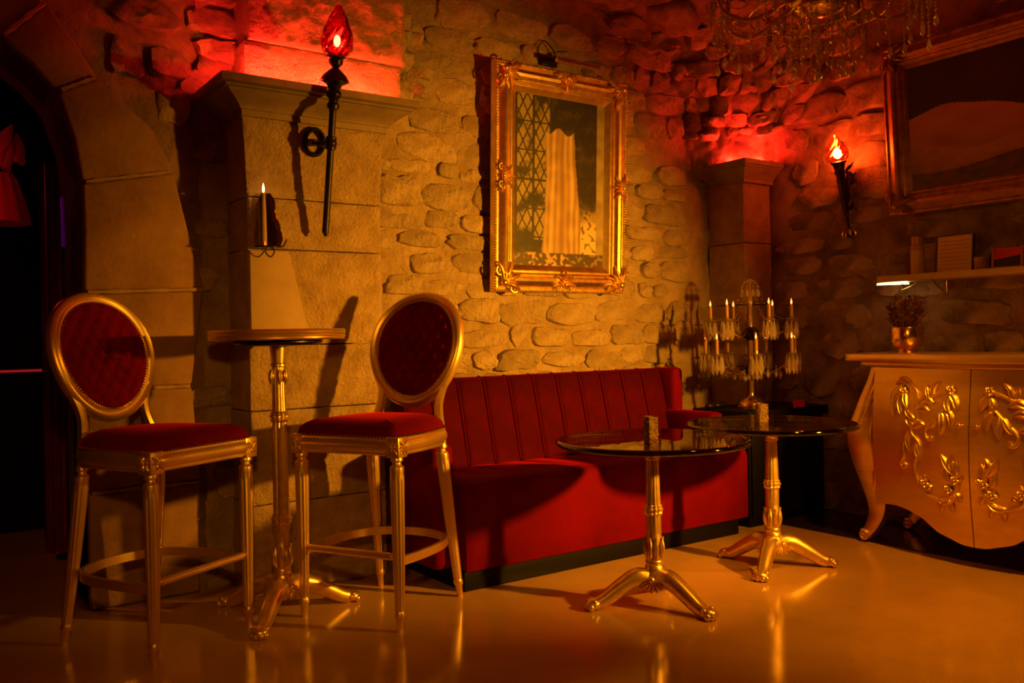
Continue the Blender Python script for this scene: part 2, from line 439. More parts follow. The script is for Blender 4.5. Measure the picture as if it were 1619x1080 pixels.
# arched doorway at the left: wall with an opening, dressed arch stones
IN = [(.67, 0), (.67, .5), (.67, .93), (.67, 1.34), (.676, 1.60), (.672, 1.80), (.645, 1.98), (.587, 2.167), (.50, 2.27), (.387, 2.355), (.2, 2.46), (-.05, 2.53), (-.3, 2.55)]
OUT = [(1.12, 0), (1.13, .5), (1.10, .93), (1.16, 1.36), (1.10, 1.609), (1.04, 1.877), (.95, 2.06), (.74, 2.25), (.66, 2.38), (.55, 2.53), (.33, 2.68), (0.0, 2.78), (-.3, 2.80)]
def arch_wall():
    mir = lambda P: P+[(-.6-x, z) for x, z in reversed(P[:-1])]
    I = mir(IN); n = len(I); B = []
    for (x, z) in I:                                           # outer boundary of the wall piece
        dx, dz = x+.3, z
        if z <= 1.36: B.append((1.17 if dx > 0 else -2.0, z))
        else:
            t = 1e9
            if dx > 0: t = min(t, (1.17+.3)/dx)
            if dx < 0: t = min(t, (-2.0+.3)/dx)
            t2 = (3.4-1.36)/max(1e-6, z-1.36)
            tt = min(t, t2) if dx else t2
            B.append((-.3+dx*min(tt, t), min(3.4, 1.36+(z-1.36)*tt)))
    B[IN.__len__()-1] = (-.3, 3.4)
    mb = MB()
    def V(P, y): return [Vector((x, y, z)) for x, z in P]
    f_in, f_out, b_in = V(I, YW), V(B, YW), V(I, YW+.45)
    mb.rings([f_out, f_in, b_in], closed=False)
    # corners of the upper rectangle
    for i in range(n-1):
        (x0, z0), (x1, z1) = B[i], B[i+1]
        if abs(x0-1.17) < 1e-3 and abs(z1-3.4) < 1e-3 and x1 < 1.16: mb.add([(x0, YW, z0), (1.17, YW, 3.4), (x1, YW, z1)], [(0, 1, 2)])
        if abs(z0-3.4) < 1e-3 and abs(x1+2.0) < 1e-3 and x0 > -1.99: mb.add([(x0, YW, z0), (-2.0, YW, 3.4), (x1, YW, z1)], [(0, 1, 2)])
    o = mb.build('wall_arch', 'mortar_dark', smooth=30); tag(o, kind='structure')
    rng = random.Random(3)
    cuts = [0, 1, 2, 3, 5, 7, 9, 11, 12]
    for side in (1, -1):
        if side < 0: continue
        for a, b in zip(cuts[:-1], cuts[1:]):
            idx = list(range(a, b+1)); inn = [Vector((IN[i][0], 0, IN[i][1])) for i in idx]; out = [Vector((OUT[i][0], 0, OUT[i][1])) for i in idx]
            g = .006
            d0 = (inn[1]-inn[0]).normalized()*g; inn[0] += d0; out[0] += d0
            d1 = (inn[-1]-inn[-2]).normalized()*g; inn[-1] -= d1; out[-1] -= d1
            pr = .05+rng.uniform(-.008, .012)
            ring = inn+out[::-1]; c = sum(ring, Vector())/len(ring)
            loop = [p-c for p in ring]
            m2 = MB().rings([[p+Vector((0, .30, 0)) for p in loop], [p+Vector((0, -pr, 0)) for p in loop]])
            m2.build('arch_stone', 'arch_stone', o, c+Vector((0, YW, 0)), bevel=.012, smooth=50)
    for i in cuts[1:-1]:
        a = Vector((IN[i][0], 0, IN[i][1])); b = Vector((OUT[i][0], 0, OUT[i][1])); d = (b-a).normalized(); nn = Vector((-d.z, 0, d.x))
        c = (a+b)/2; hl = (b-a).length/2-.012; jt = MB(); rgs = []
        for k in range(9):
            q = d*(hl*(k/4-1)); wv = .011+.004*math.sin(k*2.3+i); pj = .064+.003*math.sin(k*1.7)
            rgs.append([q+nn*wv, q+nn*wv*.6+Vector((0, -pj, 0)), q-nn*wv*.6+Vector((0, -pj, 0)), q-nn*wv])
        jt.rings(rgs); jt.build('mortar_joint', 'joint_mortar', o, c+Vector((0, YW, 0)), smooth=40)
    # rough infill stones between arch and pilaster
    def skip_a(a_, b_, hw, hh):
        x = a_+.45
        return x-hw < interp(b_, [0, 1.36, 1.88, 2.25, 2.53, 2.8], [1.13, 1.17, 1.06, .77, .58, .1])+.02 or x+hw > 1.36
    rubble(o, 'stone_dark', (.45, YW, 0), Vector(EX), Vector(EZ), Vector(EN), .95, 3.0, (.12, .2), (.12, .3), (.015, .035), 21, skip_a)
arch_wall()

# dark room beyond the arch
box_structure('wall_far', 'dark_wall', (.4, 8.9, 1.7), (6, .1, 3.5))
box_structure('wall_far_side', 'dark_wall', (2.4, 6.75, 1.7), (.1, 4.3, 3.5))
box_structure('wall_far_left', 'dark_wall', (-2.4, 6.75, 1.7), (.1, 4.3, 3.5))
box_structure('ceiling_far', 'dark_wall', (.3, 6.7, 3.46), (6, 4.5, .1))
t = thing('bar_counter', 'dark bar counter with a thin red light line, beyond the arch', 'counter', (.1, 6.35, 0))
MB().box((0, 0, .49), (1.5, .5, .98)).build('body', 'black_lacquer', t, bevel=.006)
MB().box((0, -.01, 1.0), (1.58, .56, .035)).build('counter_top', 'black_lacquer', t, bevel=.006)
MB().box((0, -.262, .972), (1.46, .012, .014)).build('light_strip', 'led_dark_room', t, smooth=0)
t = thing('hanging_lamp', 'red ruffled fabric lamp hanging in the dark room beyond the arch', 'lamp', (.56, 6.1, 1.86))
ruf = MB()
def ruffle(prof, k, amp):
    ruf.lathe([(r, z) for r, z in prof], 36, flutes=(k, amp, -1, 3), cap=False)
ruffle([(.16, 0), (.13, .12), (.085, .26), (.06, .3)], 12, .02)
ruf.build('shade', 'lampshade_glow', t, smooth=60)
rf = MB(); rng = random.Random(4)
for k in range(9):
    a = k*2.4; rr = .04+.012*k
    pth = [(rr*math.cos(a+.25*j), rr*math.sin(a+.25*j), .30+.05*j+.01*k) for j in range(5)]
    rf.blade(pth, .10, (math.cos(a), math.sin(a), .5), .03)
rf.build('ruffle', 'lampshade_glow', t, smooth=60)
MB().tube([(0, 0, .3), (0, 0, 1.54)], .006).build('cord', 'black_iron', t)
lamp('hanging_lamp_light', 'POINT', (.30, 5.6, 2.0), 1.6, (1, .03, .03), .05)
cu = MB(); n = 26
cu.rings([[Vector((-.13+.26*i/n, .03*math.sin(i*1.5), z)) for i in range(n+1)] for z in (0, .6, 1.2, 1.7, 2.1)], closed=False)
cu.rings([[Vector((-.13+.26*i/n, .03*math.sin(i*1.5)+.01, z)) for i in range(n+1)] for z in (0, .6, 1.2, 1.7, 2.1)], closed=False)
tag(cu.build('curtain', 'curtain_red', None, (.80, 5.35, 0), smooth=70), 'dark red pleated curtain just inside the arch opening', 'curtain')
t = thing('violet_reflection', 'violet reflection before the dark curtain, made as a glowing tube', 'lamp', (.765, 5.20, 0))
MB().lathe([(.07, 0), (.07, .012), (.012, .02), (.010, 1.62), (.013, 1.64)], 16).build('added_stand', 'black_iron', t, smooth=40)  # stand added only to carry the glowing violet reflection
MB().lathe([(.008, 1.64), (.012, 1.65), (.012, 1.89), (.008, 1.91)], 10).build('tube', 'purple_reflection', t, smooth=40)  # reflection on the curtain built as a glowing tube, not a lamp

# ------------------------------------------------------------------ stone pilasters with cornices and hidden red light strips
def cornice(parent, x0, x1, y1, yb, z0, z1, left=True, right=True, m='cornice_stone', over=.13):
    prof = [(.0, 0), (.012, .0), (.012, .18), (.02, .2), (.028, .30), (.055, .45), (.085, .58), (.095, .66), (.108, .68), (.108, .74), (.13, .78), (.13, 1.0), (.0, 1.0)]
    rings = []
    for o, k in prof:
        o = o*over/.13; z = z0+(z1-z0)*k; a = x0-(o if left else 0); b = x1+(o if right else 0)
        rings.append([Vector((a, yb, z)), Vector((a, y1-o, z)), Vector((b, y1-o, z)), Vector((b, yb, z))])
    return MB().rings(rings).build('cornice', m, parent, smooth=25)
P1 = thing('stone_pilaster', 'broad pale stone pilaster behind the bar table, with moulded cornice', 'pilaster', (1.61, 3.82, 0))
def block(parent, x0, x1, y0, y1, z0, z1, m, name='stone_block', seed=0, amp=.004, flare=None, g=.003):
    nx = max(2, int((x1-x0)/.014)); nz = max(2, int((z1-z0)/.014)); z0 += g; z1 -= g
    vs = []; mb = MB()
    def P(a, b):
        x = x0+(x1-x0)*a; z = z0+(z1-z0)*b; e = min(a, 1-a, b, 1-b)
        y = y0+amp*fbm((x*8+seed, z*8, seed), 3)-.008*max(0, noise.noise((x*48+seed, z*48, seed))-.05)*(1-.5*noise.noise((x*5, z*5, seed)))+.004*noise.noise((x*30, z*75, seed))+(.006 if e == 0 else 0)
        if flare:
            f_ = flare(z); y -= f_[1]; x = x+(f_[0]*(1 if a > .5 else -1) if False else -f_[0]*(1-a)+f_[0]*a)
        return Vector((x, y, z))
    front = [[P(i/nx, j/nz) for i in range(nx+1)] for j in range(nz+1)]
    mb.rings(front, closed=False)
    per = front[0][:]+[front[j][nx] for j in range(1, nz+1)]+front[nz][-2::-1]+[front[j][0] for j in range(nz-1, 0, -1)]
    mb.rings([per, [Vector((p.x, y1, p.z)) for p in per]], cap=False)
    return mb.build(name, m, parent, smooth=75)
hx = .322
fl_ = lambda z: (.02*max(0, (z-1.75)/.35)**2, .02*max(0, (z-1.75)/.35)**2)
for i, (a, b) in enumerate([(0, .40), (.40, .815), (.815, 1.104), (1.104, 1.53), (1.53, 1.757), (1.757, 2.105)]):
    block(P1, -hx, hx, 0, .30, a, b, 'ashlar', seed=i*7.3, flare=fl_, amp=.006 if i < 2 else .004)
cornice(P1, -hx-.015, hx+.015, -.02, .28, 2.10, 2.245)
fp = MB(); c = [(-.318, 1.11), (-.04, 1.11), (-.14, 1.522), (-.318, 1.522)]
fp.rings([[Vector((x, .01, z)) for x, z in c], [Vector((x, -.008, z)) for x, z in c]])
fp.build('shadow_panel', 'ashlar_shadow', P1, bevel=.004)  # smooth darker slab standing in for a shadow on the stone
block(P1, -.285, .50, .10, .28, 2.247, 2.475, 'ashlar', seed=41, amp=.006)
block(P1, -.27, .515, .075, .28, 2.475, 2.80, 'ashlar', seed=51, amp=.008)
block(P1, -.27, .515, .08, .28, 2.80, 3.25, 'ashlar', seed=55, amp=.008)
rng = random.Random(17)
for k in range(5):
    me = stone_mesh(rng, .16, .13, .05, Vector(EX), Vector(EZ), Vector(EN), rough=.3); me.materials.append(MATS['stone'])
    link('stone', me, P1, (.53+.05*(k % 2), .22, 2.34+k*.1))
led1 = thing('light_strip', 'red light strip hidden on top of the broad pilaster cornice', 'light strip', (1.61, 3.865, 2.2465), group='red cornice light strips')
MB().box((0, 0, .008), (.82, .03, .016)).build('channel', 'black_iron', led1)
MB().box((0, 0, .0185), (.80, .016, .005)).build('glowing_tape', 'led_red', led1, smooth=0)
P2 = thing('stone_pilaster', 'narrow stone pilaster in the room corner behind the crystal lamp', 'pilaster', (4.63, 3.79, 0))
for i, (a, b) in enumerate([(0, .45), (.45, .9), (.9, 1.3), (1.3, 1.7), (1.7, 2.09)]):
    block(P2, -.125, .14, 0, .30, a, b, 'ashlar', seed=i*5.1+90, amp=.006)
cornice(P2, -.135, .145, -.01, .30, 2.085, 2.215, True, False, over=.095)
led2 = thing('light_strip', 'red light strip hidden on top of the corner pilaster cornice', 'light strip', (4.60, 3.805, 2.2165), group='red cornice light strips')
MB().box((.035, 0, .008), (.22, .03, .016)).box((-.06, .10, .008), (.03, .16, .016)).build('channel', 'black_iron', led2)
MB().box((.035, 0, .0185), (.20, .016, .005)).box((-.06, .10, .0185), (.016, .15, .005)).build('glowing_tape', 'led_red', led2, smooth=0)

# ------------------------------------------------------------------ bar stools
def offset_ring(P, o):
    n = len(P); out = []
    for i in range(n):
        t = (P[(i+1) % n]-P[i-1]); nn = Vector((t.y, -t.x, 0)).normalized(); out.append(P[i]+nn*o)
    return out
def make_stool():
    t = thing('bar_stool', 'x', 'stool')
    half = [(0, -.25, 0), (.12, -.248, 0), (.235, -.24, 0), (.25, -.14, 0), (.25, -.02, 0), (.232, .10, 0), (.185, .19, 0), (.1, .228, 0), (0, .238, 0)]
    pts = half+[(-x, y, 0) for x, y, _ in half[-2:0:-1]]
    P = catmull(pts, 5, True)
    ring = lambda o, z: [Vector((p.x, p.y, z)) for p in offset_ring(P, o)]
    MB().rings([ring(-.03, .675), ring(0, .675), ring(.004, .68), ring(.004, .688), ring(.013, .698), ring(.016, .712), ring(.012, .726), ring(.004, .734), ring(.004, .742), ring(-.03, .742)]).build('seat_rail', 'gold_paint', t, smooth=35)
    mb = MB(); rr = [ring(-.004, .738), ring(.002, .752), ring(-.006, .772), ring(-.03, .790), ring(-.07, .802)]
    ce = Vector((0, -.01, .806)); rr.append([p.lerp(ce, .45)+Vector((0, 0, .002)) for p in rr[-1]]); rr.append([p.lerp(ce, .8) for p in rr[-1]])
    mb.rings(rr); mb.build('seat_cushion', 'velvet_seat', t, smooth=70)
    na = MB(); Q = catmull(pts, 16, True); acc = 0; Qo = offset_ring(Q, .004)
    for i in range(len(Q)):
        acc += (Q[i]-Q[i-1]).length
        if acc > .0125: na.bead((Qo[i].x, Qo[i].y, .748), .0052); acc = 0
    tag(na.build('nail_trim', 'brass', t, smooth=0), kind='stuff')
    for sx in (-1, 1):
        b = MB().box((0, 0, 0), (.062, .062, .078)).build('corner_block', 'gold_paint', t, (sx*.232, -.228, .708), bevel=.004)
        ro = MB()
        for d, (nx, ny) in enumerate(((0, -1), (sx, 0))):
            nv = Vector((nx, ny, 0)); sd = Vector((ny, -nx, 0)) if d == 0 else Vector((0, 1, 0)); c0 = nv*.031
            for k in range(8):
                a = k*PI/4; dr = sd*math.cos(a)+Vector((0, 0, 1))*math.sin(a); L_ = .030 if k % 2 else .022
                ro.blade([c0+dr*(.004+L_*j/4) for j in range(5)], .014, nv, .006)
            ro.sphere(c0+nv*.003, .006, 8, 5)
        ro.build('rosette', 'gold_cast', b, smooth=50)
    legp = [(.021, .672), (.024, .664), (.024, .656), (.016, .648), (.018, .640), (.0265, .632), (.0275, .622), (.0265, .610), (.0262, .595), (.0262, .58), (.0225, .33), (.0175, .085), (.0175, .08), (.0205, .074), (.021, .062), (.0185, .054), (.0155, .05), (.0125, 0)]
    fr = MB().lathe(legp, 40, flutes=(10, .0035, .084, .596)); o = fr.build('leg', 'gold_paint', t, (.232, -.226, 0), smooth=35)
    link('leg', o.data, t, (-.232, -.226, 0))
    for sx in (-1, 1):
        def xf(p, sx=sx):
            u = max(0, (.69-p.z)/.69); return p+Vector((sx*.03*u, .085*u**1.25, 0))
        MB().lathe([(.022, .70)]+legp, 40, flutes=(10, .003, .084, .596), xf=xf).build('leg', 'gold_paint', t, (sx*.178, .185, 0), smooth=35)
    # flat bent stretcher and the round foot rail in front
    sp = [(-.232, -.215), (-.246, -.06), (-.232, .1), (-.175, .205), (-.08, .25), (0, .26), (.08, .25), (.175, .205), (.232, .1), (.246, -.06), (.232, -.215)]
    MB().tube(catmull([(x, y, .268) for x, y in sp], 5), 1, sec=[(-.017, -.008), (.017, -.008), (.017, .008), (-.017, .008)], up=(0, 0, 1)).build('stretcher_band', 'gold_paint', t, smooth=35)
    fr_ = MB().tube([(-.215, -.226, .285), (-.2, -.226, .285), (-.199, -.226, .285), (.199, -.226, .285), (.2, -.226, .285), (.215, -.226, .285)], [.009, .009, .0145, .0145, .009, .009], 14)
    fr_.build('foot_rail', 'gold_paint', t, smooth=40)
    # oval back
    tl = R(15); C0 = Vector((0, .288, 1.075)); UP = Vector((0, math.sin(tl), math.cos(tl))); FN = Vector((0, -math.cos(tl), math.sin(tl)))
    A, B = .202, .226
    def E(th, k=1.0, o=0.0, d=0.0):
        a = A*math.sin(th)*(1+.07*math.cos(th))*k; b = B*math.cos(th)*k
        if o:
            ta = A*math.cos(th); tb = -B*math.sin(th); l = math.hypot(ta, tb); a += -tb/l*o; b += ta/l*o
        return C0+Vector((a, 0, 0))+UP*b+FN*(d+.35*a*a)
    prof = [(-.010, -.016), (-.010, .010), (-.004, .017), (.003, .018), (.009, .012), (.014, .014), (.022, .02), (.030, .015), (.036, .004), (.037, -.016)]
    n = 64; rings = []
    for i in range(n+1): rings.append([E(2*PI*i/n, 1, o, d) for o, d in prof])
    MB().rings(rings, cap=False).build('back_frame', 'gold_paint', t, smooth=35)
    cu = MB(); rings = []; nr = 34; n = 84
    for j in range(nr+1):
        k = .985*(1-j/nr) if j < nr else .004; row = []
        for i in range(n):
            th = 2*PI*i/n; a = A*math.sin(th)*(1+.07*math.cos(th))*k; b = B*math.cos(th)*k
            u = a/.062+b/.088; v = a/.062-b/.088
            pil = (abs(math.sin(PI*u/1.0*.5*1.0))*abs(math.sin(PI*v*.5)))**.5
            pil2 = (abs(math.sin(PI*u))*abs(math.sin(PI*v)))**.45
            edge = min(1, (1-k)/.12)
            row.append(E(th, k, 0, -.004+.034*pil2*edge+.018*(1-k*k)))
        rings.append(row)
    cu.rings(rings, cap=False); cush = cu.build('back_cushion', 'velvet_stool', t, smooth=80)
    bt = MB().sphere((0, 0, 0), .007, 8, 5, (1, .6, 1)); bo = None
    for iu in range(-5, 6):
        for iv in range(-5, 6):
            a = .062*(iu+iv)/2; b = .088*(iu-iv)/2
            if (a/A)**2+(b/B)**2 > .62: continue
            p = C0+Vector((a, 0, 0))+UP*b+FN*(.35*a*a+.001+.018*(1-(a/A)**2-(b/B)**2))
            if bo is None: bo = bt.build('button', 'velvet_stool', cush, p)
            else: link('button', bo.data, cush, p)
    nb = MB()
    for i in range(110):
        nb.bead(E(2*PI*i/110, 1, -.012, .015), .005)
    tag(nb.build('back_nail_trim', 'brass', t, smooth=0), kind='stuff')
    MB().rings([[E(2*PI*i/48, k, 0, -.014-.006*(1-k)) for i in range(48)] for k in (1, .6, .01)], cap=False).build('back_panel', 'velvet', t, smooth=60)
    for sx in (-1, 1):
        path = [E(PI-sx*1.05, 1, .016, -.004), E(PI-sx*.80, 1, .028, -.006), Vector((sx*.150, .222, .845)), Vector((sx*.160, .205, .79)), Vector((sx*.176, .192, .73)), Vector((sx*.178, .187, .67))]
        path = catmull(path, 4)
        MB().tube(path, 1, sec=[(-.012, -.014), (.0, -.019), (.012, -.014), (.014, .014), (0, .019), (-.014, .014)], up=(1, 0, 0)).build('back_post', 'gold_paint', t, smooth=35)
    return t
s1 = make_stool(); s1.location = (.826, 3.545, 0); s1.rotation_euler = (0, 0, R(29))
s1['label'] = 'gold bar stool with red velvet seat and oval back, nearest the arch'; s1['group'] = 'bar stools'
s2 = dup(s1, (1.668, 3.335, 0), R(-62), 'gold bar stool with red velvet seat, between bar table and sofa')

# ------------------------------------------------------------------ pedestal tables
def cast_base(t, angs, rad, ztop, rings_z, m='gold_cast', cap_leaf=None):
    # fluted column with collars
    prof = [(.040, .135), (.041, .15), (.038, .165), (.034, .17), (.036, .178), (.036, .186), (.0335, .19), (.0345, .20), (.034, .285), (.031, .295), (.0315, .305)]
    zs = sorted(rings_z); z = .305
    def rr(z_): return .0315-.007*(z_-.3)/(ztop-.3)
    for q in zs:
        r_ = rr(q); prof += [(r_, q-.022), (r_+.003, q-.02), (r_+.008, q-.012), (r_+.004, q-.006), (r_+.010, q), (r_+.010, q+.006), (r_+.004, q+.012), (r_+.006, q+.018), (r_, q+.024)]
    te = ztop-(.09 if cap_leaf else .05); r_ = rr(te)
    prof += [(r_, te), (r_+.006, te+.004), (r_+.006, te+.012), (r_+.002, te+.016), (r_+.007, ztop-.02), (r_+.009, ztop)]
    MB().lathe(prof, 48, flutes=(12, .0045, .306, te-.002)).build('column', m, t, smooth=35)
    # acanthus cup at the foot of the column
    lf = MB()
    for k in range(9):
        a = 2*PI*k/9; d = Vector((math.cos(a), math.sin(a), 0))
        lf.blade([d*(.033+.004*math.sin(j*.6)+(.006 if j == 6 else 0))+Vector((0, 0, .20+.014*j)) for j in range(7)], .024, d, .008, tip=.25)
    lf.build('leaf_cup', m, t, smooth=50)
    if cap_leaf:
        lf = MB()
        for k in range(7):
            a = 2*PI*k/7; d = Vector((math.cos(a), math.sin(a), 0))
            lf.blade([d*(.028+.005*math.sin(j*.55))+Vector((0, 0, cap_leaf-.012*j)) for j in range(6)], .026, d, .009, tip=.3)
        lf.build('capital_leaves', m, t, smooth=50)
    MB().lathe([(.02, .075), (.045, .08), (.06, .10), (.058, .12), (.048, .135), (.040, .15)], 32, flutes=(16, .004, .079, .14)).build('hub', m, t, smooth=40)
    for a in angs:
        ca, sa = math.cos(a), math.sin(a); d = Vector((ca, sa, 0))
        path = catmull([d*.02+Vector((0, 0, .105)), d*.07+Vector((0, 0, .118)), d*(rad*.42)+Vector((0, 0, .103)), d*(rad*.65)+Vector((0, 0, .066)), d*(rad*.84)+Vector((0, 0, .034)), d*(rad*.97)+Vector((0, 0, .022))], 4)
        k = len(path); sec = [(math.sin(2*PI*i/16)*(1+.18*abs(math.sin(4*PI*i/16))), math.cos(2*PI*i/16)*1.05) for i in range(16)]
        lg = MB().tube(path, [.041-.018*(i/(k-1)) for i in range(k)], sec=sec).build('leg', m, t, smooth=50)
        lb = MB(); sd = Vector((-sa, ca, 0))
        for e in (-1, 0, 1):
            lb.blade([path[j]+Vector((0, 0, .030-.0006*j))+sd*(e*.014) for j in range(2, k-4, 2)], .015, (ca*.3, sa*.3, 1), .007)
        lb.build('leg_leaf', m, lg, smooth=50)
        pw = MB().sphere(d*rad+Vector((0, 0, .024)), .036, 14, 8, (1, 1, .66))
        for e in (-.9, -.3, .3, .9):
            q = d*(rad+.022*math.cos(e))+sd*(.032*math.sin(e))
            pw.sphere(q+Vector((0, 0, .016)), .0155, 8, 6); pw.sphere(q-d*.016+Vector((0, 0, .036)), .011, 8, 5)
        pw.build('paw_foot', m, lg, smooth=60)
    for i, a in enumerate(angs):
        a2 = a+PI/3; d = Vector((math.cos(a2), math.sin(a2), 0)); sd = Vector((-d.y, d.x, 0)); sh = MB()
        for k in range(7):
            f_ = -1.2+.4*k; dr = sd*math.sin(f_)-Vector((0, 0, 1))*math.cos(f_)*.9
            sh.blade([d*(.052+.012*j/4)+Vector((0, 0, .118))+dr*(.058*j/4) for j in range(5)], .020, d+Vector((0, 0, .2)), .010, tip=.3)
        sh.sphere(d*.058+Vector((0, 0, .118)), .014, 10, 6)
        sh.build('shell_crest', m, t, smooth=50)
def dtor(a): return [R(k) for k in a]
bt = thing('bar_table', 'tall round bar table with ribbed gold rim on a cast gold pedestal', 'table', (1.305, 3.528, 0))
cast_base(bt, dtor([233, 357, 121]), .30, 1.105, [.39, .81], cap_leaf=1.005)
MB().lathe([(.05, 1.10), (.17, 1.105), (.18, 1.115), (.18, 1.128), (.05, 1.13)], 36).build('mounting_plate', 'black_iron', bt, smooth=30)
MB().lathe([(.255, 1.128), (.262, 1.13), (.262, 1.166), (.0, 1.166)], 72, cap=False).build('table_top', 'table_wood', bt, smooth=30)
MB().lathe([(.255, 1.126), (.268, 1.127), (.272, 1.131), (.269, 1.135), (.274, 1.140), (.271, 1.145), (.275, 1.152), (.272, 1.157), (.276, 1.163), (.270, 1.168), (.258, 1.168)], 96, cap=False).build('rim_band', 'gold_paint', bt, smooth=30)
def glass_table(label, loc, angs):
    g = thing('glass_table', label, 'table', loc, group='glass bistro tables')
    cast_base(g, dtor(angs), .265, .652, [.395])
    MB().lathe([(.02, .650), (.048, .652), (.05, .658), (.04, .6655), (.0, .6655)], 28).build('top_support', 'gold_cast', g, smooth=40)
    gt = MB().lathe([(.385, .666), (.0001, .666)], 96, cap=False).lathe([(.0001, .690), (.385, .690)], 96, cap=False).build('glass_top', 'table_glass', g, smooth=30)
    MB().lathe([(.385, .666), (.392, .667), (.399, .673), (.401, .679), (.398, .686), (.390, .690), (.385, .690)], 96, cap=False).build('bevelled_edge', 'glass_rim', gt, smooth=60)
    return g
glass_table('round glass table with gold pedestal, in front of the red sofa', (2.570, 2.664, 0), [155, 277, 37])
glass_table('round glass table with gold pedestal, farther one beside the gold cabinet', (3.428, 2.745, 0), [97, 207, 322])
def candle_holder(label, loc):
    c_ = thing('candle_holder', label, 'candle holder', loc, group='glitter candle holders')
    MB().lathe([(.028, 0), (.029, .003), (.029, .088), (.0275, .09), (.026, .088), (.026, .006), (.0, .006)], 40, flutes=(20, .0015, .002, .087)).build('cup', 'glitter', c_, smooth=25)
    gl = MB(); rng = random.Random(2)
    for k in range(150):
        a = rng.uniform(0, 2*PI); z = rng.uniform(.006, .085); gl.bead((.0295*math.cos(a), .0295*math.sin(a), z), rng.uniform(.0015, .003))
    tag(gl.build('sequins', 'brass', c_, smooth=0), kind='stuff')
    MB().lathe([(.02, .006), (.02, .02), (.017, .021), (.003, .0215)], 20).build('tea_light', 'candle_wax', c_, smooth=40)
candle_holder('glitter candle holder on the glass table before the sofa', (2.575, 2.675, .690))
candle_holder('glitter candle holder on the farther glass table', (3.40, 2.775, .690))

# ------------------------------------------------------------------ red velvet sofa
sf = thing('sofa', 'long dark red velvet sofa with channelled back on a black plinth', 'sofa', (2.99, 3.70, 0))
def rbox(name, m, parent, x0, x1, y0, y1, z0, z1, bev, seg=3):
    return MB().box(((x0+x1)/2, (y0+y1)/2, (z0+z1)/2), (x1-x0, y1-y0, z1-z0)).build(name, m, parent, bevel=bev, seg=seg, smooth=60)
rbox('plinth', 'black_lacquer', sf, -.94, .86, -.385, .30, 0, .085, .004)
# seat: one upholstered block whose top is channelled towards the back
def seat():
    xs0, xs1 = -.93, .935; nx = 110
    prof = [(-.398, .088), (-.402, .10), (-.402, .43), (-.398, .455), (-.385, .474), (-.365, .484), (-.33, .489), (-.27, .490), (-.15, .486), (.0, .478), (.15, .468), (.30, .46)]
    rings = []
    for i in range(nx+1):
        u = i/nx; x = xs0+(xs1-xs0)*u; e = min(1, min(u, 1-u)/.012); row = []
        for j, (y, z) in enumerate(prof):
            rib = .012*(1-abs(math.sin(PI*u*11)))**3*max(0, min(1, (y+.36)/.18))
            sag = -.006*math.sin(PI*u)*(1 if j > 3 else 0)
            q = 1-.02*(1-e)
            row.append(Vector((x, y+(.012*(1-e) if y < -.3 else 0), z-rib+sag-(.012*(1-e) if z > .4 else 0))))
        rings.append(row)
    mb = MB().rings(rings, closed=False)
    for r_ in (rings[0], rings[-1]):
        mb.add([*r_, Vector((r_[0].x, .30, .088))], [tuple(range(len(r_)+1))])
    mb.build('seat', 'velvet_sofa_lit', sf, smooth=60)
seat()
# back: eleven upholstered channels, leaning towards the wall
nch = 11; wch = 1.80/nch
def channel(cx):
    rings = []; prof = [(.12, .40), (.14, .47), (.175, .62), (.215, .78), (.238, .87), (.252, .898), (.275, .910), (.30, .912), (.335, .905), (.345, .89), (.345, .40)]
    for i in range(13):
        u = i/12; x = (u-.5)*(wch-.002); bul = .011*(1-(2*u-1)**4)-.010*max(0, abs(2*u-1)-.88)/.12
        row = []
        for y, z in prof:
            if y < .26: row.append(Vector((x, y-bul*.95, z)))
            else: row.append(Vector((x, y, z)))
        rings.append(row)
    mb = MB().rings(rings); return mb
ch = None
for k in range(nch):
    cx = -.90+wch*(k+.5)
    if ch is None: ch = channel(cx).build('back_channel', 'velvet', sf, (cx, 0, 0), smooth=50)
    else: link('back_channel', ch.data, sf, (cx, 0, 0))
pip = None
for k in range(nch+1):
    cx = -.90+wch*k
    if pip is None: pip = MB().tube(catmull([(0, .142, .47), (0, .173, .62), (0, .213, .78), (0, .236, .87), (0, .250, .896), (0, .274, .911), (0, .30, .913)], 3), .0035, 6).build('back_piping', 'velvet_seat', sf, (cx, 0, 0), smooth=60)
    else: link('back_piping', pip.data, sf, (cx, 0, 0))
rbox('back_end', 'velvet_sofa_lit', sf, .895, .985, .13, .345, .42, .915, .03)
bpy.data.objects['back_end'].rotation_euler = (0, 0, 0)
rbox('arm', 'velvet_sofa_lit', sf, -1.04, -.925, -.30, .345, .085, .648, .035)
rbox('arm', 'velvet_sofa_lit', sf, .86, .97, -.20, .345, .42, .662, .03)

# ------------------------------------------------------------------ black cabinet and the things on it
cb = thing('side_cabinet', 'low black cabinet between the sofa and the right wall', 'cabinet', (4.345, 3.565, 0))
rbox('body', 'black_lacquer', cb, -.345, .34, -.205, .20, .03, .612, .004)
rbox('top', 'black_lacquer', cb, -.365, .375, -.225, .205, .614, .668, .004)
rbox('base', 'black_lacquer', cb, -.33, .325, -.19, .19, 0, .03, .002)
for sx in (-1, 1): MB().box((0, 0, 0), (.325, .012, .53)).build('door', 'black_lacquer', cb, (sx*.168, -.211, .32), bevel=.003)
rp = MB().box((0, 0, 0), (.09, .004, .045)).build('red_card', 'print_red', None, (4.44, 3.348, .69), (R(-8), 0, R(-6))); tag(rp, 'small red card leaning on the front edge of the black cabinet', 'card')
pu = MB()
for k in range(5):
    pu.sphere((-.06+.03*k, .008*math.sin(k*2), .018), .03, 10, 6, (1.1, .8, .6))
tag(pu.build('clutch_bag', 'black_iron', None, (4.075, 3.665, .668), smooth=70), 'small black clutch bag lying on the black cabinet', 'bag')

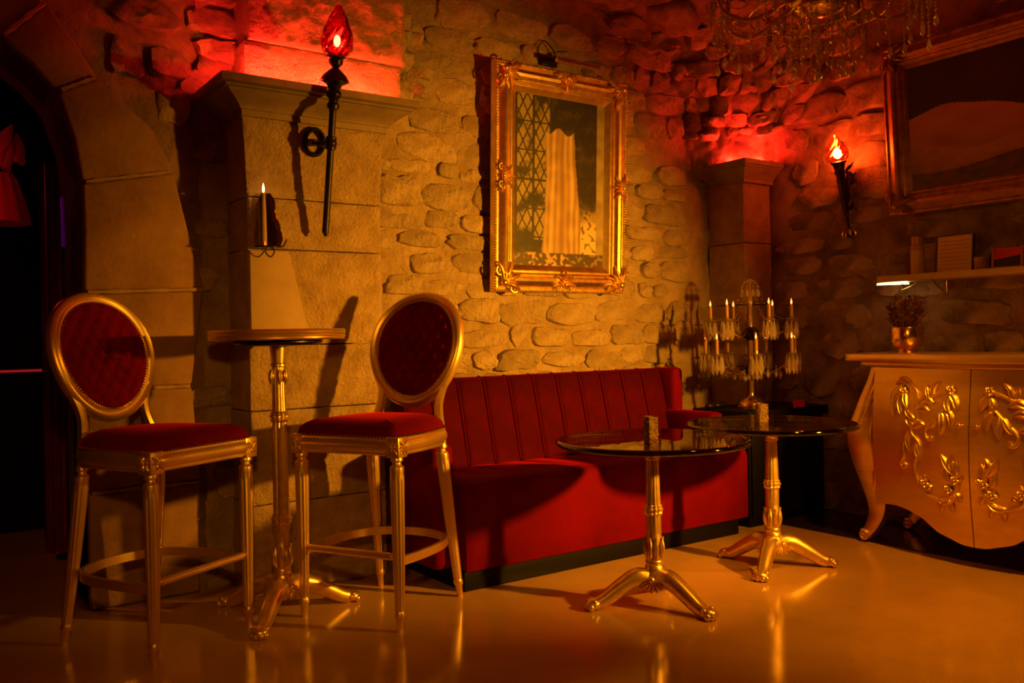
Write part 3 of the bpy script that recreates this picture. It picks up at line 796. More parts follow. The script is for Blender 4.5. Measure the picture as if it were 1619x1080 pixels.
# ------------------------------------------------------------------ crystal table lamp
cl = thing('candelabra_lamp', 'crystal candelabra table lamp with two rings of glowing candle bulbs', 'lamp', (4.225, 3.52, .668))
MB().lathe([(.085, 0), (.085, .012), (.078, .016), (.074, .03), (.058, .05), (.03, .064), (.016, .075), (.013, .09)], 36).build('base', 'brass', cl, smooth=35)
MB().lathe([(.013, .085), (.011, .13), (.014, .17), (.010, .20), (.010, .25), (.012, .30)], 16, cap=False).build('stem', 'amber_crystal', cl, smooth=50)
MB().lathe([(.010, .185), (.03, .20), (.058, .225), (.062, .238), (.045, .25), (.012, .258)], 24, flutes=(12, .006, .19, .25)).build('lower_bowl', 'iron_brown', cl, smooth=40)
MB().lathe([(.010, .258), (.012, .36), (.01, .42)], 14).build('shaft', 'amber_crystal', cl, smooth=50)
MB().sphere((0, 0, .445), .052, 20, 12, (1, 1, .8)).build('globe', 'iron_brown', cl, smooth=70)
MB().lathe([(.012, .48), (.009, .60), (.014, .64), (.008, .68), (.004, .77)], 14).build('spire', 'amber_crystal', cl, smooth=50)
prism = MB().drop((0, 0, 0), .012, .12, 6)
prism_o = None; bead_drop = MB().bead((0, 0, -.006), .006).drop((0, 0, -.014), .011, .055, 6)
big_o = None
def hang(parent, p, big=False):
    global prism_o, big_o
    if big:
        if big_o is None: big_o = bead_drop.build('crystal_drop', 'crystal', parent, p, smooth=0); return big_o
        return link('crystal_drop', big_o.data, parent, p)
    if prism_o is None: prism_o = prism.build('crystal_prism', 'crystal', parent, p, smooth=0); return prism_o
    return link('crystal_prism', prism_o.data, parent, p)
def tier(n, rad, zc, zroot, ph, npr):
    for k in range(n):
        a = ph+2*PI*k/n; d = Vector((math.cos(a), math.sin(a), 0)); tip = d*rad+Vector((0, 0, zc))
        arm = MB().tube(catmull([d*.02+Vector((0, 0, zroot)), d*(rad*.4)+Vector((0, 0, zroot-.045)), d*(rad*.8)+Vector((0, 0, zc-.07)), d*(rad*.98)+Vector((0, 0, zc-.035)), tip], 5), .0055, 8).build('arm', 'amber_crystal', cl, smooth=60)
        cup = MB().lathe([(.006, -.02), (.010, -.006), (.034, .0), (.036, .004), (.012, .006), (.011, .018)], 20).build('candle_cup', 'amber_crystal', cl, tip, smooth=40)
        MB().lathe([(.0105, .006), (.0105, .088), (.006, .09)], 12).build('candle_tube', 'bottle_cap', cup, smooth=40)
        MB().lathe([(.002, .089), (.0055, .096), (.0062, .102), (.004, .112), (.0016, .120), (.0004, .126)], 10).build('bulb', 'candle_bulb', cup, smooth=60)
        for q in range(npr):
            b = 2*PI*q/npr+a; hang(cup, (.031*math.cos(b), .031*math.sin(b), .0))
        hang(cup, (0, 0, -.022), True)
tier(7, .27, .325, .25, .35, 8)
tier(6, .235, .525, .47, .1, 8)
for k in range(14):
    a = 2*PI*k/14; hang(cl, (.06*math.cos(a), .06*math.sin(a), .235), True)
for k in range(16):
    a = 2*PI*k/16+.1; hang(cl, (.17*math.cos(a), .17*math.sin(a), .245+.012*math.sin(3*a)), True)
for k in range(9):
    a = 2*PI*k/9; hang(cl, (.05*math.cos(a), .05*math.sin(a), .73), True)
sp_ = MB()
for k in range(9):
    a = 2*PI*k/9
    for j in range(9):
        u = j/8; sp_.bead((.05*u*math.cos(a), .05*u*math.sin(a), .77-.04*u*u), .004)
for k in range(6):
    a = .1+2*PI*k/6
    for j in range(14):
        u = j/13; r_ = .04+.19*u; sp_.bead((r_*math.cos(a), r_*math.sin(a), .70-.17*math.sin(u*PI*.62)), .0045)
tag(sp_.build('bead_chains', 'crystal', cl, smooth=0), kind='stuff')

# ------------------------------------------------------------------ chandelier (its lower half hangs into view)
cd = thing('chandelier', 'large crystal chandelier hanging from the ceiling above the glass tables', 'chandelier', (2.87, 2.05, 0))
MB().lathe([(.02, 2.30), (.06, 2.31), (.09, 2.335), (.10, 2.36), (.06, 2.375), (.025, 2.39), (.022, 2.6), (.05, 2.64), (.02, 2.7), (.012, 3.41)], 28, flutes=(14, .006, 2.29, 2.37)).build('stem', 'brass', cd, smooth=40)
MB().lathe([(.03, 3.36), (.08, 3.38), (.09, 3.41)], 24).build('ceiling_rose', 'brass', cd, smooth=40)
def strand_mesh(L_, tip):
    mb = MB(); z = 0; rng = random.Random(int(L_*1000))
    while z < L_-tip:
        r_ = rng.choice((.0045, .0055, .007)); mb.bead((0, 0, -z-r_), r_); z += 2*r_+.002
    mb.drop((0, 0, -z), .0095, tip, 6); return mb
STR = {}
def strand(p, L_, tip=.05):
    key = (round(L_, 2), tip)
    if key not in STR: STR[key] = strand_mesh(L_, tip).build('crystal_strand', 'crystal', cd, p, smooth=0)
    else: link('crystal_strand', STR[key].data, cd, p)
rng = random.Random(31)
for n_, r_, z_, L0 in ((1, 0, 2.30, .21), (7, .05, 2.305, .17), (11, .095, 2.325, .15), (14, .16, 2.32, .13), (13, .25, 2.31, .13)):
    for k in range(n_):
        a = 2*PI*(k+.3*rng.random())/n_; strand((r_*math.cos(a), r_*math.sin(a), z_), L0+rng.choice((-.04, -.02, 0, .03, .06, .09)), rng.choice((.035, .05)))
MB().sphere((0, 0, 2.075), .018, 16, 10).build('crystal_ball', 'crystal', cd, smooth=0)
for r_, z_ in ((.095, 2.327), (.16, 2.322), (.25, 2.312)):
    MB().tube([(r_*math.cos(2*PI*k/48), r_*math.sin(2*PI*k/48), z_) for k in range(48)], .004, 6, closed=True).build('ring', 'brass', cd, smooth=60)
for k in range(8):
    a = 2*PI*k/8+.2; d = Vector((math.cos(a), math.sin(a), 0))
    pth = catmull([d*.03+Vector((0, 0, 2.42)), d*.14+Vector((0, 0, 2.34)), d*.26+Vector((0, 0, 2.29)), d*.35+Vector((0, 0, 2.32)), d*.375+Vector((0, 0, 2.37))], 5)
    MB().tube(pth, .008, 8).build('arm', 'amber_crystal', cd, smooth=60)
    c_ = MB().lathe([(.01, -.02), (.02, -.005), (.045, .0), (.048, .006), (.014, .01)], 20).build('candle_cup', 'amber_crystal', cd, d*.375+Vector((0, 0, 2.385)), smooth=40)
    MB().lathe([(.011, .01), (.011, .10)], 10).build('candle_tube', 'candle_wax', c_, smooth=40)
    for q in range(6):
        b = 2*PI*q/6; strand(d*.375+Vector((.042*math.cos(b), .042*math.sin(b), 2.383)), .13+.04*(q % 3), .05)
    a2 = a+PI/4; e = Vector((math.cos(a2), math.sin(a2), 0))
    sw = MB(); p0 = d*.37+Vector((0, 0, 2.38)); p1 = e*.37+Vector((0, 0, 2.38)); p2 = Vector((0, 0, 2.68))
    for j in range(36):
        u = j/35; sw.bead(p0.lerp(p1, u)-Vector((0, 0, .36*u*(1-u))), .0042)
    for j in range(50):
        u = j/49; sw.bead(p0.lerp(p2, u)-Vector((0, 0, .42*u*(1-u))), .0042)
    tag(sw.build('bead_swag', 'crystal', cd, smooth=0), kind='stuff')

# ------------------------------------------------------------------ framed pictures (painted panels are plain generic stand-ins)
def canvas(name, w_, h_, nx, nz, fn, parent, y, rough=.5):
    vs = []; fs = []; cols = []
    for j in range(nz+1):
        for i in range(nx+1):
            u, v = i/nx, j/nz; vs.append(((u-.5)*w_, y, v*h_)); cols.append((*fn(u, v), 1))
    for j in range(nz):
        for i in range(nx): fs.append((j*(nx+1)+i, j*(nx+1)+i+1, (j+1)*(nx+1)+i+1, (j+1)*(nx+1)+i))
    me = bpy.data.meshes.new(name); me.from_pydata(vs, [], fs); me.update()
    ca = me.color_attributes.new('paint', 'FLOAT_COLOR', 'POINT')
    ca.data.foreach_set('color', [k for c_ in cols for k in c_])
    m = bpy.data.materials.new(name+'_paint'); nt, b = nodes_of(m)
    at = nt.nodes.new('ShaderNodeAttribute'); at.attribute_name = 'paint'; nt.links.new(at.outputs['Color'], b.inputs['Base Color'])
    b.inputs['Roughness'].default_value = rough
    me.materials.append(m); return link(name, me, parent)
def mixc(a, b, t):
    t = max(0, min(1, t)); return tuple(x+(y-x)*t for x, y in zip(a, b))
def sstep(a, b, x):
    t = max(0, min(1, (x-a)/(b-a))); return t*t*(3-2*t)
def rail_frame(parent, W, H, prof, m, depth):
    """four mitred mouldings; prof = (inset from the outer edge, height towards the room)"""
    cs = [(-W/2, 0), (W/2, 0), (W/2, H), (-W/2, H)]; sg = [(1, 1), (-1, 1), (-1, -1), (1, -1)]
    P = [(0, 0)]+prof+[(prof[-1][0], 0)]
    for k in range(4):
        a, b = cs[k], cs[(k+1) % 4]; sa, sb = sg[k], sg[(k+1) % 4]; g = .0
        MB().rings([[Vector((a[0]+sa[0]*i, -d, a[1]+sa[1]*i)) for i, d in P], [Vector((b[0]+sb[0]*i, -d, b[1]+sb[1]*i)) for i, d in P]]).build('frame_rail', m, parent, smooth=25)
def ornament(parent, p, s, ang, m, name='corner_ornament', spread=1.9, n=7):
    mb = MB(); nv = Vector((0, -1, 0)); ex = Vector((1, 0, 0)); ez = Vector((0, 0, 1))
    def D(a): return ex*math.cos(a)+ez*math.sin(a)
    for k in range(n):
        a = ang-spread/2+spread*k/(n-1); L_ = s*(1.0 if k % 2 == 0 else .72); c_ = .5*(1 if k > n/2 else -1)*(abs(k-(n-1)/2)/n)
        mb.blade([D(a+c_*(j/6)**2)*(L_*j/6)+nv*(.010*math.sin(PI*j/6)) for j in range(7)], s*.26, nv, .016, tip=.2)
    for e in (-1, 1):
        sp = [D(ang+e*spread*.62)*(s*.55)+D(ang+e*(1.5+q*.5))*(s*.24*(1-q/16)) for q in range(14)]
        mb.tube([q+nv*.01 for q in sp], [s*.06*(1-.04*q) for q in range(14)], 6)
    mb.sphere(nv*.012, s*.15, 10, 6)
    return mb.build(name, m, parent, p, smooth=50)
F1 = thing('framed_painting', 'tall framed painting in ornate gold frame on the stone wall above the sofa', 'painting', (3.185, 4.055, 1.372))
F1.rotation_euler = (R(2.6), 0, 0)
W1, H1 = .955, 1.262
MB().box((0, .012, H1/2), (W1-.06, .02, H1-.06)).build('backing_board', 'table_wood', F1, smooth=0)
PR1 = [(0, .030), (.004, .042), (.014, .046), (.020, .040), (.026, .042), (.045, .062), (.062, .070), (.078, .066), (.088, .050), (.094, .046), (.100, .050), (.106, .046), (.112, .036), (.118, .036), (.124, .040), (.150, .018), (.156, .014)]
rail_frame(F1, W1, H1, PR1, 'gold_frame', 0)
for (x, z, a) in ((-W1/2+.05, .05, R(45)), (W1/2-.05, .05, R(135)), (W1/2-.05, H1-.05, R(225)), (-W1/2+.05, H1-.05, R(315))):
    ornament(F1, (x, -.058, z), .125, a, 'gold_frame')
for (x, z, a) in ((0, .045, R(90)), (0, H1-.045, R(270)), (-W1/2+.04, H1/2, 0), (W1/2-.04, H1/2, PI)):
    ornament(F1, (x, -.060, z), .085, a, 'gold_frame', 'side_ornament', spread=3.0, n=9)
be = MB()
for k in range(2):
    z = .009 if k == 0 else H1-.009
    for i in range(62): be.sphere((-W1/2+.012+(W1-.024)*i/61, -.046, z), .0065, 6, 4)
for sx in (-1, 1):
    for i in range(82): be.sphere((sx*(W1/2-.009), -.046, .012+(H1-.024)*i/81), .0065, 6, 4)
tag(be.build('beaded_edge', 'gold_frame', F1, smooth=60), kind='stuff')
def art1(u, v):
    n1 = noise.noise((u*9, v*16, 1)); n2 = noise.noise((u*26, v*44, 3)); n3 = noise.noise((u*5, v*9, 7))
    dark = (.012, .011, .006); c = mixc(dark, (.07, .055, .025), n1*.8+n2*.5)
    # pale light falling between the leaves, upper left
    if u < .40:
        c = mixc(c, (.34, .27, .13), sstep(-.25, .25, n3+n2*.25+.12)*(.8 if v > .16 else 0))
        # dark lattice screen
        gx = abs(((u*11+v*9) % 1)-.5); gy = abs(((u*11-v*9) % 1)-.5)
        if min(gx, gy) < .09 or abs(u-.02) < .012 or abs(u-.205) < .012 or abs(u-.385) < .01: c = (.02, .016, .008)
        if abs((v*6) % 1) < .06: c = (.02, .016, .008)
    # sunlit path, lower right
    if u > .60: c = mixc(c, (.62, .44, .22), sstep(.40, .22, v+.07*n1)*sstep(.62, .70, u)*(1 if n2 > -.22 else .25))
    # pale hanging cloth folded over a post
    hw = .16+.05*sstep(.7, .1, v); m0 = .50+.02*math.sin(v*5)
    if .08 < v < .80+.02*math.sin(u*30) and abs(u-m0) < hw+.01*n1:
        f = .5+.5*math.sin(u*95+3*noise.noise((u*4, v*3, 9))); e = abs(u-m0)/hw
        c = mixc((.26, .16, .07), (.58, .41, .20), f*.7+.35*n1+.1); c = mixc(c, (.24, .13, .055), sstep(.45, .0, e)*.7); c = mixc(c, (.20, .13, .06), sstep(.75, 1.0, e)*.6)
    # stone jamb on the right
    if u > .90: c = mixc((.20, .16, .09), (.34, .28, .16), .5+n1)
    if v < .085: c = mixc((.06, .04, .02), (.45, .30, .14), sstep(.0, .3, n2+n1*.5)*(1 if .15 < u < .6 else .4))
    return c
canvas('canvas', W1-.29, H1-.29, 170, 230, art1, F1, -.016).location.z = .145
lp = thing('picture_light', 'slim brass picture light above the tall gold frame', 'lamp', (3.20, 4.055, 2.62))
MB().tube(catmull([(0, .0, .08), (0, -.06, .10), (0, -.13, .075), (0, -.16, .05)], 5), .006, 8).build('arm', 'brass', lp, smooth=60)
MB().tube([(-.12, -.16, .045), (.19, -.16, .045)], .014, 12).build('shade', 'brass', lp, smooth=50)
MB().tube(catmull([(.0, -.01, .06), (-.02, -.008, .15), (-.09, -.008, .20), (-.13, -.006, .15), (-.12, -.006, .08)], 5), .0035, 6).build('cord', 'black_iron', lp, smooth=60)
MB().box((-.06, -.012, .08), (.11, .02, .05)).build('wall_plate', 'black_iron', lp, bevel=.004)
MB().tube([(.16, -.16, .05), (.185, -.17, .085)], .003, 6).build('switch_lever', 'brass', lp)

W2, H2 = 1.55, .945
F2 = thing('framed_painting', 'wide dark framed painting on the right wall above the shelf', 'painting', (4.735, 2.905-W2/2, 1.768), -PI/2)
F2.rotation_euler = (R(3.5), 0, -PI/2)
MB().box((0, .012, H2/2), (W2-.06, .02, H2-.06)).build('backing_board', 'table_wood', F2, smooth=0)
PR2 = [(0, .03), (.006, .040), (.016, .044), (.024, .036), (.045, .050), (.062, .056), (.075, .050), (.085, .036), (.092, .034), (.10, .040), (.108, .034), (.118, .024), (.124, .026), (.138, .012), (.142, .010)]
rail_frame(F2, W2, H2, PR2, 'gold_frame_aged', 0)
for (x, z, a) in ((-W2/2+.05, .05, R(45)), (W2/2-.05, .05, R(135)), (W2/2-.05, H2-.05, R(225)), (-W2/2+.05, H2-.05, R(315))):
    ornament(F2, (x, -.046, z), .11, a, 'gold_frame_aged')
def art2(u, v):
    n1 = noise.noise((u*7, v*7, 2)); n2 = noise.noise((u*20, v*20, 5))
    c = mixc((.006, .004, .004), (.016, .010, .008), n1+.4)
    # generic stand-in: rolling amber hills under a black sky
    h1 = .50+.13*math.sin(u*5.2+.6)+.03*n1; h2 = .34+.07*math.sin(u*8+2.4)+.02*n1; h3 = .17+.05*math.sin(u*6+4)
    if v < h1: c = mixc((.46, .19, .07), (.28, .10, .035), (h1-v)*3+.4*n1)
    if v < h2: c = mixc((.36, .16, .065), (.20, .08, .035), (h2-v)*4+.4*n2)
    if v < h3: c = mixc((.10, .04, .02), (.045, .02, .012), n2+.5)
    return c
canvas('canvas', W2-.26, H2-.26, 220, 140, art2, F2, -.012).location.z = .13

# ------------------------------------------------------------------ wall torches
def spiral_glass(parent, m, z0, h_, r_, n=40, k=9):
    prof = [(.55, 0), (.72, .05), (.92, .14), (1.0, .25), (.97, .36), (.86, .50), (.68, .64), (.47, .78), (.27, .90), (.10, .98), (.02, 1.0)]
    rings = []; P = catmull([(a, 0, b) for a, b in prof], 3)
    for q in P:
        row = []
        for i in range(n):
            a = 2*PI*i/n; tw = a+q.z*2.6
            rr = r_*q.x*(1+.055*math.cos(k*tw)); row.append(Vector((rr*math.cos(a), rr*math.sin(a), z0+h_*q.z)))
        rings.append(row)
    return MB().rings(rings, cap=False).build('flame_glass', m, parent, smooth=60)
T1 = thing('torch', 'long black wall torch with red glass flame on the broad pilaster', 'torch', (1.612, 3.735, 1.60)); 
T1.rotation_euler = (R(11.5), 0, 0)
MB().lathe([(.004, -.012), (.009, -.006), (.009, .0), (.016, .004), (.0155, .03), (.0155, .535), (.018, .545), (.026, .55), (.028, .565), (.020, .575), (.022, .59), (.032, .60), (.034, .615), (.026, .63), (.030, .64), (.034, .65)], 28, flutes=(10, .002, .032, .53)).build('pole', 'black_iron', T1, smooth=40)
MB().lathe([(.030, .648), (.062, .660), (.064, .667), (.05, .69), (.022, .715), (.014, .721)], 32).build('drip_pan', 'black_iron', T1, smooth=35)
MB().lathe([(.014, .719), (.030, .735), (.033, .755), (.042, .763), (.042, .771), (.03, .773)], 28).build('cup', 'black_iron', T1, smooth=35)
spiral_glass(T1, 'red_glass', .767, .225, .068)
MB().sphere((0, 0, .835), .015, 12, 8, (1, 1, 1.7)).build('bulb', 'bulb_red', T1, smooth=80)
br = MB().tube([(.045*math.cos(2*PI*k/32)-.02, .142, .40+.056*math.sin(2*PI*k/32)) for k in range(32)], .012, 10, closed=True).build('mounting_ring', 'black_iron', T1, smooth=70)
rb = MB()
for k in range(28): rb.sphere((.045*math.cos(2*PI*k/28)-.02, .129, .40+.056*math.sin(2*PI*k/28)), .006, 6, 4)
tag(rb.build('ring_beading', 'black_iron', br, smooth=60), kind='stuff')
MB().tube(catmull([(-.01, .150, .40), (-.012, .10, .395), (0, .05, .40), (0, .012, .40)], 4), [.016]*13, 10).build('arm', 'black_iron', T1, smooth=60)
MB().lathe([(.018, .37), (.024, .374), (.024, .39), (.027, .395), (.027, .405), (.024, .41), (.024, .426), (.018, .43)], 24).build('clamp', 'black_iron', T1, smooth=35)
T2 = thing('torch', 'short bronze wall torch with glowing red glass on the right wall', 'torch', (4.735, 3.185, 1.70))
T2.rotation_euler = (0, R(-13), 0)
MB().lathe([(.003, -.02), (.012, -.012), (.03, .0), (.034, .012), (.022, .02), (.010, .03), (.008, .05), (.010, .11), (.015, .13), (.017, .14), (.022, .28), (.026, .36), (.034, .368), (.034, .378), (.028, .386), (.036, .42), (.046, .428), (.046, .436), (.03, .44)], 28, flutes=(10, .003, .145, .35)).build('shaft', 'iron_brown', T2, smooth=40)
fin = MB()
for k in range(8):
    a = 2*PI*k/8; d = Vector((math.cos(a), math.sin(a), 0)); fin.blade([d*(.02+.02*math.sin(j*.5))+Vector((0, 0, .035-.012*j)) for j in range(5)], .018, d, .006)
fin.build('finial', 'brass', T2, smooth=50)
br = MB()
br.tube(catmull([(.02, 0, .18), (.045, .0, .22), (.05, 0, .30), (.085, 0, .36), (.11, 0, .33), (.09, 0, .29)], 5), .010, 8)
br.tube(catmull([(.02, 0, .16), (.055, 0, .15), (.09, 0, .19), (.10, 0, .27)], 5), .009, 8)
for k in range(6):
    br.blade([(.06+.02*math.cos(k+.3*j), .03*math.sin(k*1.3)+.012*j*(-1)**k, .22+.03*k+.012*j) for j in range(5)], .03, (0, -1, .2), .012)
br.build('bracket', 'iron_brown', T2, smooth=50)
spiral_glass(T2, 'orange_glass', .432, .165, .064)
MB().sphere((0, 0, .485), .024, 14, 10, (1, 1, 1.25)).build('bulb', 'bulb_orange', T2, smooth=80)

# ------------------------------------------------------------------ candle sconce on the broad pilaster
S1 = thing('candle_sconce', 'wall candle sconce with lit taper and smoked mirror back plate', 'sconce', (1.372, 3.80, 1.535))
MB().rings([[Vector((x, y, z)) for x, z in [(-.06, .0), (-.065, .05), (-.052, .12), (-.05, .19), (-.03, .232), (.01, .238), (.03, .21), (.036, .15), (.055, .09), (.064, .04), (.05, .0)]] for y in (.0, -.006)]).build('back_plate', 'mirror_glass', S1, smooth=30)
MB().tube(catmull([(-.07, -.03, .0), (-.02, -.075, -.004), (.04, -.06, .0), (.075, -.02, .035)], 5), .0035, 6).tube(catmull([(-.03, -.05, .0), (-.03, -.05, -.03), (-.005, -.04, -.045), (.015, -.03, -.02), (.012, -.01, .0)], 5), .003, 6).build('wire_holder', 'black_iron', S1, smooth=60)
MB().lathe([(.017, -.004), (.018, .0), (.012, .002), (.012, .02), (.010, .02)], 16).build('socket', 'brass', S1, (-.034, -.045, .0), smooth=40)
cn = MB().lathe([(.0105, .002), (.0105, .06), (.0098, .15), (.008, .228), (.004, .232)], 16, flutes=(5, .0012, .0, .22)).build('candle', 'candle_wax', S1, (-.034, -.045, .0), smooth=50)
MB().lathe([(.0008, .230), (.004, .236), (.0055, .245), (.004, .258), (.0004, .272)], 10).build('flame', 'flame', cn, smooth=70)

# ------------------------------------------------------------------ gold bombe cabinet
CY = 2.137
G = thing('gold_cabinet', 'gold leaf serpentine cabinet with carved floral scrolls against the right wall', 'cabinet', (0, CY, 0))
def fx(y, z):
    """front surface of the doors: y measured from the middle"""
    k = y/.70
    return 4.115+.085*k*k-.035*math.sin(PI*min(1, max(0, (z-.12)/.80)))-.012*math.cos(min(1, abs(k))*PI)
def zb(y): return interp(abs(y)/.70, [0, .08, .25, .36, .46, .56, .66, .8, 1], [.10, .103, .140, .195, .222, .236, .234, .211, .20])
def door(s):
    nx, nz = 24, 22; fr = []; 
    for j in range(nz+1):
        row = []
        for i in range(nx+1):
            y = s*(.0025+(.535-.0025)*i/nx); z = zb(y)+(.928-zb(y))*j/nz
            row.append(Vector((fx(y, z), y, z)))
        fr.append(row)
    mb = MB().rings(fr, closed=False)
    per = fr[0][:]+[fr[j][nx] for j in range(1, nz+1)]+fr[nz][-2::-1]+[fr[j][0] for j in range(nz-1, 0, -1)]
    mb.rings([per, [p+Vector((.02, 0, 0)) for p in per]], cap=False)
    return mb.build('door', 'gold_leaf', G, smooth=40)
def surf(y, z, off=.0): return Vector((fx(y, z)-off, y, z))
NV = (-1, 0, 0)
def carve(dr, s):
    """carved scrolls of one door; s mirrors them (measured on the far door: y from the middle)"""
    def S(P, off=.002): return [surf(s*(y-CY), z, off) for y, z in P]
    def sm(P, n=4): return [(p.x, p.y) for p in catmull([(y, z, 0) for y, z in P], n)]
    def stem(P, r0, r1):
        q = S(sm(P), .004); k = len(q)
        MB().tube(q, [r0+(r1-r0)*i/(k-1) for i in range(k)], 8).build('scroll_stem', 'gold_leaf', dr, smooth=60)
    stem([(2.45, .857), (2.404, .814), (2.397, .75), (2.402, .685), (2.433, .618), (2.383, .557), (2.41, .466), (2.407, .41), (2.383, .356), (2.346, .317), (2.281, .300), (2.225, .329), (2.192, .388), (2.215, .44)], .009, .012)
    stem([(2.402, .685), (2.371, .759), (2.305, .802), (2.228, .829)], .011, .008)
    stem([(2.225, .774), (2.29, .70), (2.349, .64), (2.345, .594), (2.32, .59), (2.322, .606)], .008, .010)
    stem([(2.44, .60), (2.475, .55), (2.47, .50), (2.495, .455), (2.475, .435), (2.462, .45), (2.478, .462)], .008, .007)
    L_ = [((2.475, .84), (2.53, .79), (2.536, .685), .05), ((2.48, .82), (2.50, .76), (2.49, .695), .045), ((2.47, .81), (2.47, .77), (2.455, .73), .035), ((2.45, .86), (2.49, .87), (2.53, .845), .035),
          ((2.228, .81), (2.205, .78), (2.192, .735), .045), ((2.235, .80), (2.245, .76), (2.225, .71), .04), ((2.25, .73), (2.225, .71), (2.219, .65), .045), ((2.27, .72), (2.265, .67), (2.275, .615), .05), ((2.29, .71), (2.31, .67), (2.335, .64), .04),
          ((2.32, .80), (2.315, .84), (2.285, .87), .03), ((2.34, .79), (2.345, .82), (2.355, .85), .03), ((2.39, .76), (2.35, .78), (2.31, .765), .05), ((2.405, .72), (2.365, .735), (2.33, .725), .045),
          ((2.41, .68), (2.445, .70), (2.465, .725), .04), ((2.41, .65), (2.44, .66), (2.46, .69), .04), ((2.42, .64), (2.385, .66), (2.355, .655), .045), ((2.435, .62), (2.45, .58), (2.44, .52), .04), ((2.40, .57), (2.395, .52), (2.38, .475), .035),
          ((2.215, .44), (2.245, .48), (2.269, .525), .045), ((2.21, .45), (2.225, .49), (2.215, .525), .04), ((2.20, .43), (2.20, .47), (2.196, .50), .035), ((2.195, .40), (2.18, .42), (2.170, .43), .03), ((2.24, .40), (2.245, .43), (2.25, .46), .035),
          ((2.29, .30), (2.28, .275), (2.285, .245), .035), ((2.24, .315), (2.23, .285), (2.222, .255), .035), ((2.205, .35), (2.19, .33), (2.185, .305), .035), ((2.30, .30), (2.25, .30), (2.205, .34), .045), ((2.36, .335), (2.335, .36), (2.32, .345), .035), ((2.385, .38), (2.365, .40), (2.36, .42), .03)]
    for a, b, c_, w_ in L_:
        MB().blade(S(sm([a, b, c_], 4), .002), w_, NV, .016, tip=.15).build('leaf', 'gold_leaf', dr, smooth=60)
    for (y, z) in ((2.481, .811), (2.228, .829), (2.204, .406), (2.238, .359), (2.36, .372)):
        fl2 = MB(); c0 = surf(s*(y-CY), z, .006)
        for k in range(6):
            a = 2*PI*k/6; d = Vector((0, math.cos(a), math.sin(a)))
            fl2.blade([d*(.004+.022*j/4)+Vector((-.006*math.sin(PI*j/4), 0, 0)) for j in range(5)], .022, NV, .008, tip=.4)
        fl2.sphere((-.010, 0, 0), .008, 8, 6)
        fl2.build('flower', 'gold_leaf', dr, c0, smooth=60)
    kb = MB(); c0 = surf(s*.04, .668, .004)
    for k in range(8):
        a = 2*PI*k/8; d = Vector((0, math.cos(a), math.sin(a))); kb.blade([d*(.003+.012*j/3)-Vector((.012-.002*j, 0, 0)) for j in range(4)], .009, NV, .005, tip=.4)
    kb.sphere((-.008, 0, 0), .011, 10, 6)
    kb.build('knob', 'brass', dr, c0, smooth=60)
    MB().box((0, 0, 0), (.006, .012, .10)).build('hinge', 'brass', dr, surf(s*.534, .345, .001), bevel=.002)
for s in (1, -1): carve(door(s), s)
MB().box((4.48, 0, .585), (.46, 1.16, .70)).build('carcass', 'gold_leaf', G, bevel=.004)
# frieze under the top, top slab with serpentine front
def slab(z0, z1, over, name, half):
    n = 48; f_ = [Vector((4.095+.10*(abs(y)/.70)**2.2-over-.012*math.cos(min(1, abs(y)/.7)*PI)+(.0 if abs(y) < half-.09 else ((abs(y)-half+.09)/.09)**3*.13), y, 0)) for y in [half*(2*i/n-1) for i in range(n+1)]]
    loop = f_+[Vector((4.742, half, 0)), Vector((4.742, -half, 0))]
    return MB().rings([[p+Vector((0, 0, z0)) for p in loop], [p+Vector((0, 0, z1)) for p in loop]]).build(name, 'gold_leaf', G, bevel=.005, smooth=35)
slab(.930, .956, -.012, 'frieze', .70)
slab(.957, .995, .035, 'top', .775)
def leg(s, x0, front=True):
    pts = [(.045, .545, .935), (.04, .57, .84), (.01, .60, .73), (-.015, .625, .62), (-.02, .632, .55), (-.005, .620, .44), (.02, .595, .32), (.03, .578, .22), (.025, .582, .14), (.005, .605, .075), (-.008, .632, .040)]
    P = catmull([(x0+a, s*b, z) for a, b, z in pts], 4); k = len(P)
    wd = [interp(i/(k-1), [0, .25, .42, .6, .8, 1], [.052, .060, .072, .062, .042, .026]) for i in range(k)]
    lg = MB().tube(P, wd, sec=[(-1, -.5), (-.85, -.62), (0, -.7), (.85, -.62), (1, -.5), (1, .5), (.85, .62), (0, .7), (-.85, .62), (-1, .5)], up=(0, 1, 0)).build('leg', 'gold_leaf', G, smooth=50)
    c0 = Vector((x0-.012, s*.634, .036))
    for e in (-.018, .018):
        MB().tube([c0+Vector((e, s*(.030-.0017*q)*math.cos(q*.5+1.2), (.030-.0017*q)*math.sin(q*.5+1.2))) for q in range(16)], [.0085-.0002*q for q in range(16)], 8).build('foot_scroll', 'gold_leaf', lg, smooth=60)
    MB().tube([c0+Vector((-.016, 0, 0)), c0+Vector((.016, 0, 0))], .026, 16).build('foot_drum', 'gold_leaf', lg, smooth=50)
    if front:
        lf = MB()
        for e in (-1, 1): lf.blade([P[j]+Vector((-wd[j]*.72, e*.012*s, 0)) for j in range(1, 13)], .03, (-1, s*.4*e, 0), .010)
        lf.build('leg_leaf', 'gold_leaf', lg, smooth=60)
for s in (1, -1): leg(s, 4.225); leg(s, 4.64, False)

